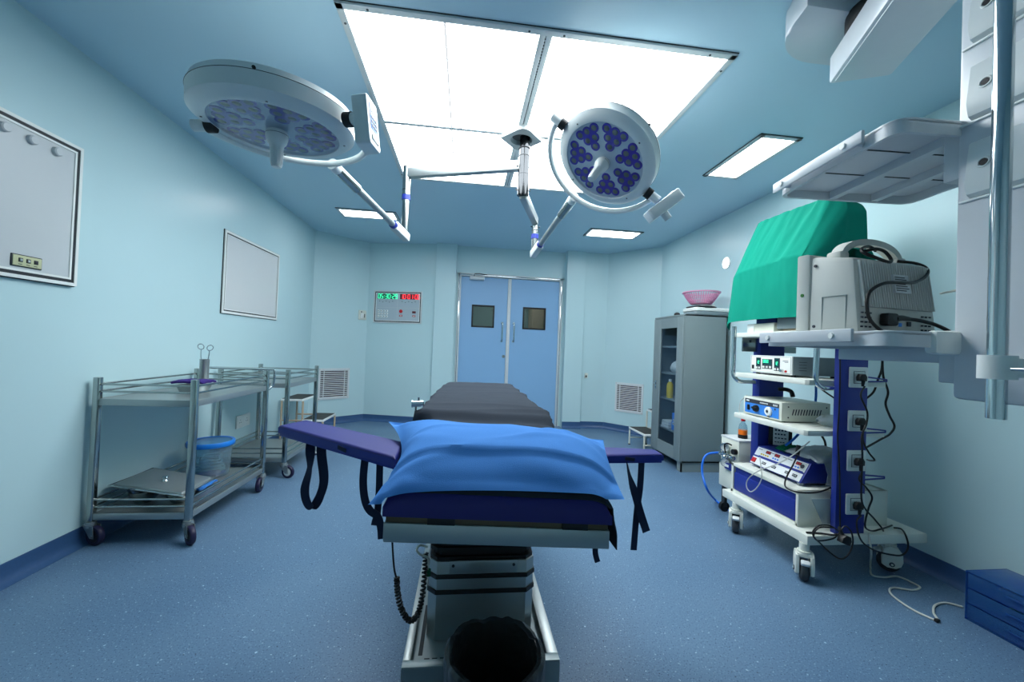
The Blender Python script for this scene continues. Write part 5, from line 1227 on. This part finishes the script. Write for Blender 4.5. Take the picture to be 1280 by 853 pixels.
# regulator unit beyond the trolley
gx0, gx1, gy0, gy1 = 2.155, 2.46, 2.90, 3.115
t = thing('regulator_unit', 'small white wheeled cabinet with gauges beyond the equipment trolley', 'medical device', (gx0, gy0, 0))
mb = MB(M_cream); mb.bb((gx0, gy0, .215), (gx1, gy1, .40), .004); mb.bb((gx0+.012, gy0, .40), (gx1, gy1, .615), .004); mb.mat(M_alu); mb.bb((gx0+.01, gy0-.004, .613), (gx1+.005, gy1+.004, .628), .003); mb.build('housing', t)
for x in (gx0+.03, gx1-.03):
    for y in (gy0+.035, gy1-.035): mb = MB(M_black); mb.cyl((x,y-.014,.040),(x,y+.014,.040),.04,n=24); mb.mat(M_alud); mb.bb((x-.014,y-.02,.04),(x+.014,y+.02,.216),.004); mb.build('caster', t)
FM = front(gx0+.012, gy1, 0)
for (qx, qz) in ((.075,.545),(.085,.425)):
    mb = MB(M_chrome); mb.M = FM @ Matrix.Translation((qx, qz, .012)) @ Matrix.Rotation(.75, 4, 'Y'); mb.lathe([(.020,-.012),(.034,.012),(.036,.034),(.031,.040),(.030,.032)], n=28); mb.mat(M_greylabel); mb.lathe([(.031,.034),(0,.034)], n=24); mb.mat(M_print); mb.box((.006,.006,.036),(.026,.003,.002), rot=Euler((0,0,.8))); mb.build('gauge', t)
mb = MB(M_chrome); mb.M = FM
mb.cyl((.02,.482,.03),(.20,.482,.03),.012,n=14); mb.cyl((.075,.51,.03),(.075,.482,.03),.009,n=12); mb.cyl((.085,.455,.03),(.085,.482,.03),.009,n=12)
for x in (.04,.11,.15,.19): mb.cyl((x-.008,.482,.03),(x+.008,.482,.03),.019,n=6)
mb.cyl((.15,.482,.03),(.15,.482,.07),.012,n=12); mb.sphere((.15,.482,.072),.018); mb.cyl((.125,.482,0),(.125,.482,.03),.010,n=12); mb.build('manifold', t)
mb = MB(M_dkblue); mb.M = FM; mb.box((.145,.40,.02),(.10,.05,.03),.006); mb.mat(M_plast); mb.box((.13,.405,.036),(.04,.02,.002)); mb.build('valve_block', t)
mb = MB(M_black); mb.M = FM; mb.cyl((.185,.53,.0),(.185,.53,.03),.022,n=18); mb.tube([(.10,.50,.03),(.10,.56,.04),(.13,.585,.04),(.17,.58,.03)], .006, 8, sm=5); mb.build('knob', t)
mb = MB(M_hose); p0 = FM @ V((.02,.482,.03))
mb.tube([p0, Yp(885,568,3.09), Yp(879,576,3.08), Yp(878,592,3.06), Yp(884,612,3.0), Zp(893,624,.03), Zp(905,634,.014), Zp(912,639,.012)], .009, 10, sm=7); mb.build('blue_hose', t)
c = V((2.262, 2.985, .629)); t = thing('red_capped_bottle', 'small bottle of orange liquid with a red cap on the regulator unit', 'bottle', c)
mb = MB(M_black); mb.M = Matrix.Translation(c); mb.lathe([(0,0),(.034,0),(.035,.02),(.033,.030),(0,.030)], n=24); mb.build('base', t)
mb = MB(M_orange); mb.M = Matrix.Translation(c); mb.lathe([(0,.030),(.0336,.030),(.0338,.068),(0,.069)], n=24); mb.build('liquid', t)
mb = MB(M_bucket); mb.M = Matrix.Translation(c); mb.lathe([(.033,.030),(.033,.08),(.028,.105),(.014,.130),(.012,.145)], n=24); mb.build('glass', t)
mb = MB(M_red); mb.M = Matrix.Translation(c); mb.lathe([(.0155,.138),(.0165,.165),(.013,.172),(.013,.186),(0,.187)], n=20); mb.build('cap', t)
for lb, pts, r, m in (('black corrugated hose arching from the far blue upright above the cream box', [Yp(973,487,2.62), Yp(982,487,2.60), Yp(989,490,2.58), Yp(991,496,2.56)], .014, M_cord),
                      ('blue hose hanging behind the light source from the upper shelf', [Yp(1020,483,2.60), Yp(1020,495,2.60), Yp(1019,504,2.60)], .008, M_hose),
                      ('grey lead looping at the far side of the cream box', [Xp(934,494,2.18), Xp(926,502,2.16), Xp(924,512,2.15), Xp(925,518,2.14)], .003, M_wcord),
                      ('black lead dropping from the middle shelf behind the wrapped bundle', [Yp(1027,545,2.52), Yp(1031,552,2.52), Yp(1032,561,2.52), Yp(1030,566,2.52)], .007, M_cord),
                      ('blue hose slanting past the printed card', [Yp(998,543,2.52), Yp(990,551,2.52), Yp(982,557,2.52)], .008, M_hose),
                      ('black lead slanting from the U tube to the blue upright', [Yp(1026,486,2.3), Yp(1034,492,2.25), Yp(1043,498,2.18)], .005, M_cord)):
    tag(MB(m).tube(pts, r, 8, sm=5).build('lead'), lb, 'lead')

# ------------------------------------------------------------------ ceiling pendant with shelves
P = thing('ceiling_pendant', 'white ceiling supply pendant with two shelves, at the right picture edge', 'pendant', (1.62, .85, HC))
mb = MB(M_pend)
base = [(1.37,1.50),(1.98,1.50),(1.98,1.80)]+[(1.66+.27*math.cos(a), 1.56+.235*math.sin(a)) for a in [PI/2+k*PI/20 for k in range(0, 10)]]
mb.prism(base, 2.785, HC, bev=.012); mb.build('ceiling_mount', P)
mb = MB(M_black); mb.cyl((1.70,1.46,2.705),(1.70,1.46,2.79),.135,n=40); mb.build('pivot_ring', P)
ad = V((-.42, -.907, 0)).normalized(); asd = V((ad.y, -ad.x, 0))
q0 = V((1.748, 1.615, 0)); hw = .118; q1 = q0+ad*1.05
mb = MB(M_pend); a = q0+asd*hw; b_ = q0-asd*hw; c_ = q1-asd*hw; d_ = q1+asd*hw
mb.hexa([p+V((0,0,2.585)) for p in (a, b_, c_, d_)], [p+V((0,0,2.715)) for p in (a, b_, c_, d_)], .014); mb.build('swing_arm', P)
mb = MB(M_pend); mb.box((q0+ad*.53)+V((0,0,2.583)), (1.0, .205, .006), .002, rot=Euler((0,0,math.atan2(ad.y, ad.x)))); mb.build('arm_cover', P)
col_x0, col_x1, col_y0, col_y1 = 1.452, 1.80, .60, 1.03
mb = MB(M_pend); mb.bb((col_x0, col_y0, 1.195), (col_x1, col_y1, 2.50), .012); mb.bb((col_x0+.05, col_y0+.05, 2.49), (col_x1-.05, col_y1-.06, 2.60), .02); colm = mb.build('column', P)
LM = frame((col_x0, col_y1, 0), (0,-1,0), (0,0,1))   # left face: X towards the camera
for i, zc_ in enumerate((1.885, 2.115, 2.345)):
    mb = MB(M_white); mb.M = LM
    mb.prism([(0,-.09),(.010,-.095),(.040,-.060),(.040,.01),(.004,.075),(0,.075)], .035, .185, M=frame((0,zc_,0), (0,0,1), (0,1,0)) @ Matrix.Identity(4), bev=.003) if False else None
    pts = [(0,-.10),(.014,-.09),(.022,-.055),(.008,.06),(0,.065)]
    A = [V((.035, zc_+y, x)) for x, y in pts]; B = [V((.175, zc_+y, x)) for x, y in pts]
    va = [mb.bm.verts.new(p) for p in A]; vb = [mb.bm.verts.new(p) for p in B]; n = len(pts)
    mb.bm.faces.new(va); mb.bm.faces.new(vb[::-1])
    for k in range(n): mb.bm.faces.new((va[k], vb[k], vb[(k+1) % n], va[(k+1) % n]))
    mb.fin(va+vb); mb.bb((.01, zc_-.108, -.002), (.40, zc_-.101, .006), .002); o = mb.build('outlet_module', colm)
    mb = MB(M_black); mb.M = LM; nn = V((0, .014, .115)).normalized()
    c = V((.075, zc_-.01, .0175)); mb.cyl(c-nn*.004, c+nn*.002, .0095, n=20); mb.mat(M_plast); mb.tube([c+V((math.cos(k*PI/10)*.013, math.sin(k*PI/10)*.013, -math.sin(k*PI/10)*.0016)) for k in range(20)], .0028, 6, closed=True); mb.build('gas_outlet', colm)
    mb = MB(M_white); mb.M = LM; mb.bb((.215, zc_-.09, 0), (.40, zc_+.085, .012), .004); mb.build('blank_cover', colm)
# steel pole in front of the column face
px0, py0 = 1.335, .853
mb = MB(M_chrome); mb.cyl((px0,py0,1.165),(px0,py0,2.62),.0185,n=28); mb.build('steel_pole', P)
mb = MB(M_plast); mb.cyl((px0,py0,1.265),(px0,py0,1.325),.034,n=32); mb.bb((px0, py0-.022, 1.27), (col_x0+.01, py0+.022, 1.32), .004); mb.build('pole_clamp', P); mb = MB(M_plast); mb.cyl((px0,py0,2.40),(px0,py0,2.44),.03,n=24); mb.bb((px0, py0-.02, 2.402), (col_x0+.01, py0+.02, 2.438), .004); mb.build('pole_clamp', P)
mb = MB(M_chrome); mb.cyl((px0-.01,py0-.034,1.292),(px0-.01,py0-.10,1.292),.005,n=10); mb.build('clamp_screw', P)
def pshelf(zb_, zt_, corners, nm, ribs):
    """corners: near-left, far-left, far-right, near-right in plan"""
    def chamf(pts, r):
        out = []
        for i, p in enumerate(pts):
            p = V(p); a = V(pts[i-1]); b = V(pts[(i+1) % 4]); d1 = (a-p).normalized(); d2 = (b-p).normalized()
            for k in range(5):
                f = k/4; out.append(tuple((p+d1*r).lerp(p, f).lerp(p.lerp(p+d2*r, f), f)))
        return out
    poly = chamf([V(c) for c in corners], .05)
    mb = MB(M_pend); mb.prism([(p[0], p[1]) for p in poly], zt_-.012, zt_, bev=.003)
    n = len(poly); cen = sum((V(p) for p in poly), V((0,0)))/n
    inn = [tuple(cen+(V(p)-cen)*.955) for p in poly]
    a = [mb.bm.verts.new((*p, zt_-.006)) for p in poly]; b = [mb.bm.verts.new((*p, zb_)) for p in poly]; c = [mb.bm.verts.new((*p, zb_)) for p in inn]; d = [mb.bm.verts.new((*p, zt_-.010)) for p in inn]
    for r1, r2 in ((a, b), (b, c), (c, d)):
        for k in range(n): mb.bm.faces.new((r1[k], r1[(k+1) % n], r2[(k+1) % n], r2[k]))
    mb.fin(a+b+c+d)
    sh = mb.build(nm, P)
    NL, FL, FR, NR = [V((*c, 0)) for c in corners]
    if ribs:
        for f in (.40, .72):
            mb = MB(M_pend); p = NL.lerp(NR, f); q = FL.lerp(FR, f); s_ = (NR-NL).normalized()*.014; zl_ = zb_+.003
            mb.hexa([p-s_+V((0,0,zl_)), p+s_+V((0,0,zl_)), q+s_+V((0,0,zl_)), q-s_+V((0,0,zl_))], [p-s_+V((0,0,zt_-.01)), p+s_+V((0,0,zt_-.01)), q+s_+V((0,0,zt_-.01)), q-s_+V((0,0,zt_-.01))]); mb.build('rib', sh)
        mb = MB(M_alud)
        for f in (.32, .66):
            p = NL.lerp(FL, f); q = NR.lerp(FR, f); d_ = (FL-NL).normalized()*.0025; zz = zt_-.0125
            mb.hexa([p-d_+V((0,0,zz-.002)), q-d_+V((0,0,zz-.002)), q+d_+V((0,0,zz-.002)), p+d_+V((0,0,zz-.002))], [p-d_+V((0,0,zz)), q-d_+V((0,0,zz)), q+d_+V((0,0,zz)), p+d_+V((0,0,zz))])
        mb.build('seam', sh)
    # accessory rail on the left edge
    dl = (FL-NL).normalized(); nl = V((-dl.y, dl.x, 0)); 
    if nl.x > 0: nl = -nl
    p = NL.lerp(FL, .17)+nl*.022; q = NL.lerp(FL, .985)+nl*.022
    mb = MB(M_pend); s_ = nl*.006; z1_, z2_ = zb_+.012, zt_+.008
    mb.hexa([p-s_+V((0,0,z1_)), q-s_+V((0,0,z1_)), q+s_+V((0,0,z1_)), p+s_+V((0,0,z1_))], [p-s_+V((0,0,z2_)), q-s_+V((0,0,z2_)), q+s_+V((0,0,z2_)), p+s_+V((0,0,z2_))], .004)
    for f in (.22, .86): 
        w_ = NL.lerp(FL, f); mb.cyl(w_+V((0,0,zb_+.02)), w_+nl*.020+V((0,0,zb_+.02)), .008, n=12)
    rl = mb.build('rail', sh)
    for f in (.30, .88):
        w_ = NL.lerp(FL, f)+nl*.026+V((0,0,(z1_+z2_)/2)); mb = MB(M_plast); mb.cyl(w_, w_+nl*.008, .010, n=18); mb.build('rail_bolt', rl)
    return sh
pshelf(1.985, 2.03, [(1.247,1.03),(1.308,1.557),(1.895,1.515),(1.83,1.0)], 'upper_shelf', True)
pshelf(1.345, 1.392, [(1.235,1.03),(1.30,1.60),(1.93,1.555),(1.86,1.0)], 'lower_shelf', False)
mb = MB(M_pend); mb.bb((1.46, 1.02, 1.24), (1.52, 1.07, 1.40), .004); mb.build('bracket', P); mb = MB(M_pend); mb.bb((1.46, 1.02, 1.86), (1.52, 1.07, 2.03), .004); mb.build('bracket', P); mb = MB(M_pend); mb.bb((1.56,1.03,1.30),(1.60,1.50,1.345),.003); mb.build('bracket', P)
mb = MB(M_plast); mb.bb((1.37, 1.008, 1.325), (1.50, 1.045, 1.396), .012); mb.build('shelf_end_cap', P)
# patient monitor seen from behind
ang = math.radians(7.5); mo = V((1.415, 1.285, 1.393))
MM = Matrix.Translation(mo) @ Matrix.Rotation(ang, 4, 'Z')
MW_, MD, MH = .413, .235, .310
t = thing('patient_monitor', 'off white patient monitor seen from behind on the lower pendant shelf', 'patient monitor', mo)
def loc(x, y, z): return MM @ V((x, y, z))
mb = MB(M_mon); mb.M = MM
mb.hexa([(.0,.0,.004),(MW_,.0,.004),(MW_,.192,.004),(0,.192,.004)], [(.010,.03,MH-.02),(MW_-.010,.03,MH-.02),(MW_-.002,.192,MH+.012),(.002,.192,MH+.012)], .016)
mc = mb.build('housing', t)
mb = MB(M_mon); mb.M = MM; mb.prism([(-.006,.003),(MW_+.006,.003),(MW_+.006,MH+.022),(-.006,MH+.022)], -MD-.008, -.184, M=frame((0,0,0),(1,0,0),(0,0,1)), bev=.012); mb.build('bezel', t)
mb = MB(M_screen); mb.M = MM; mb.bb((.03,MD+.007,.05),(MW_-.03,MD+.0095,MH-.01)); mb.build('screen', t)
mb = MB(M_mon); mb.M = MM
for k in range(30):
    x = .030+k*(MW_-.060)/29; mb.hexa([(x-.0032,-.003,.105),(x+.0032,-.003,.105),(x+.0032,.02,.105),(x-.0032,.02,.105)], [(x-.0032,.021,MH-.030),(x+.0032,.021,MH-.030),(x+.0032,.04,MH-.030),(x-.0032,.04,MH-.030)])
mb.mat(M_insgrey); mb.hexa([(.028,.0088,.104),(MW_-.028,.0088,.104),(MW_-.028,.02,.104),(.028,.02,.104)], [(.028,.0265,MH-.030),(MW_-.028,.0265,MH-.030),(MW_-.028,.04,MH-.030),(.028,.04,MH-.030)]); mb.build('rib_panel', mc)  # darker plate paints shade into the gaps between the ribs
mb = MB(M_mon); mb.M = MM; pts = []
for k in range(25):
    a = PI*k/24; pts.append(V((MW_/2+.01-.155*math.cos(a), .125, MH-.012+.085*math.sin(a)**.75)))
mb.ribbon(pts, .045, .024, (0,1,0)); mb.box((MW_/2-.145,.125,MH+.0),(.05,.06,.05),.012); mb.box((MW_/2+.165,.125,MH+.0),(.05,.06,.05),.012); mb.build('carry_handle', t)
mb = MB(M_film_box); mb.M = MM; mb.hexa([(.175,-.004,.165),(.255,-.004,.165),(.255,.012,.165),(.175,.012,.165)], [(.176,.007,.235),(.254,.007,.235),(.254,.02,.235),(.176,.02,.235)]); lb_ = mb.build('rating_label', mc)
mb = MB(M_print); mb.M = MM
for k in range(7):
    z = .172+k*.0085; y = -.0046+(z-.165)*.157; mb.bb((.182,y-.0006,z),(.182+.05+.015*((k*5) % 3)/2,y+.001,z+.0035))
mb.build('print', lb_)
mb = MB(M_print); mb.M = MM
for bx_, nx in ((.018,3),(.325,3)):
    for i in range(nx):
        for j in range(4): mb.box((bx_+i*.020, .001, .030+j*.017), (.009,.004,.006))
mb.build('vent_slots', mc)
mb = MB(M_ltblue); mb.M = MM; mb.box((.205,.001,.045),(.022,.006,.014),.002); mb.mat(M_greylabel); mb.box((.185,.001,.045),(.026,.006,.014),.002); mb.mat(M_print); mb.box((.255,.001,.050),(.016,.005,.018)); mb.build('sockets', mc)
mb = MB(M_print); mb.M = MM
for y_, z_ in ((.165,.035),(.165,MH-.03)): mb.cyl((-.002,y_,z_),(.002,y_,z_),.006,n=10)
mb.build('screws', mc)
mb = MB(mat('green_dot', (40, 110, 40), .5)); mb.M = MM; mb.cyl((-.009,.212,.165),(-.005,.212,.165),.007,n=14); mb.build('green_dot', t)
mb = MB(M_insgrey); mb.M = MM
for a_, c_ in (((-.0004,.045,.02),(.004,.0457,.15)), ((-.0004,.045,.1495),(.006,.135,.1502)), ((-.0004,.1343,.02),(.004,.135,.15)), ((-.0004,.045,.02),(.004,.135,.0207))): mb.bb(a_, c_)
mb.build('battery_door', mc)
mb = MB(M_cord); mb.M = MM; mb.prism(rrect(.055,.046,.010), 0, .030, M=frame((.130,.002,.060),(1,0,0),(0,0,1)), bev=.005)
mb.tube([(.150,-.018,.064),(.18,-.020,.068),(.215,-.022,.066)], lambda f: .013-.005*f, 10); mb.tube([(.21,-.022,.066),(.26,-.03,.062),(.32,-.04,.050),(.375,-.05,.028),(.39,-.055,.0105),(.385,-.06,.0085),(.36,-.06,.0085)], .0068, 10, sm=6); mb.build('power_cord', t)
mb = MB(M_cord); mb.M = MM; 
mb.tube([(.345,.10,MH+.008),(.38,.06,MH-.005),(.392,.03,MH-.03),(.36,.012,MH-.065),(.28,.0,MH-.098),(.19,-.012,MH-.108),(.10,-.014,MH-.118),(.038,-.012,MH-.150),(.018,-.014,MH-.19),(.022,-.018,.065),(.05,-.024,.030),(.085,-.032,.010),(.13,-.040,.0075),(.17,-.05,.0075)], .0058, 10, sm=8); mb.build('rear_cable', t)
mb = MB(M_cord); mb.M = MM; mb.tube([(.105,.06,MH+.016),(.15,.05,MH+.028),(.19,.045,MH+.020),(.20,.03,MH-.012),(.175,.022,MH-.026),(.12,.03,MH-.012),(.09,.05,MH+.008),(.11,.07,MH+.030),(.16,.08,MH+.045),(.19,.075,MH+.030)], .0062, 10, sm=6, closed=False); mb.build('coiled_cable', t)
# thin rod beyond the monitor
MB(M_wcord).tube([Yp(1176,367,1.42), (1.465,1.02,1.523)], .004, 8).build('thin_rod', P)

# ------------------------------------------------------------------ blue acrylic drawer box
ax0, ax1, ay0, ay1, az = 2.588, 2.835, 1.33, 1.757, .245
t = thing('acrylic_drawer_box', 'translucent blue acrylic drawer box on the floor at the right wall', 'drawer box', (2.7, 1.55, 0))
mb = MB(M_acryl); e = .005
mb.bb((ax0, ay0, az-e), (ax1, ay1, az), .001); mb.bb((ax0, ay0, 0), (ax1, ay1, e)); mb.bb((ax0, ay1-e, 0), (ax1, ay1, az)); mb.bb((ax0, ay0, 0), (ax1, ay0+e, az)); mb.bb((ax1-e, ay0, 0), (ax1, ay1, az)); mb.build('shell', t)
for k in range(3):
    z = .008+k*.078
    mb = MB(M_acryl); mb.bb((ax0+.001, ay0+.008, z), (ax0+.006, ay1-.008, z+.072), .001); mb.bb((ax0+.006, ay0+.008, z), (ax1-.012, ay1-.008, z+.004)); mb.bb((ax0+.006, ay0+.008, z), (ax1-.012, ay0+.012, z+.06)); mb.bb((ax0+.006, ay1-.012, z), (ax1-.012, ay1-.008, z+.06)); o = mb.build('drawer', t)
    mb = MB(M_acryl); mb.bb((ax0-.010, 1.48, z+.040), (ax0+.001, 1.60, z+.050), .003); mb.build('grip', o)
tag(MB(M_dgreen).surf(lambda u, v: V((2.64+.14*u, 1.50+.16*v, .108+.025*math.sin(PI*u)*math.sin(PI*v)+.008*noise.noise(V((u*4, v*4, 1))))), 12, 12, .006).build('folded_cloth'), 'dark green cloth inside the middle drawer of the blue acrylic box', 'cloth')
blob('dark_pouch', 'dark pouch inside the top drawer of the blue acrylic box', 'pouch', M_print, (2.70, 1.62, .170), (.12, .14, .05), 3)

# ------------------------------------------------------------------ colour management, world
sc = bpy.context.scene
w = bpy.data.worlds.new('world'); sc.world = w; w.use_nodes = True
w.node_tree.nodes['Background'].inputs[0].default_value = (.02, .025, .03, 1); w.node_tree.nodes['Background'].inputs[1].default_value = 1
sc.view_settings.view_transform = 'Standard'; sc.view_settings.look = 'None'; sc.view_settings.gamma = 1; sc.view_settings.use_curve_mapping = False
sc.view_settings.exposure = .78
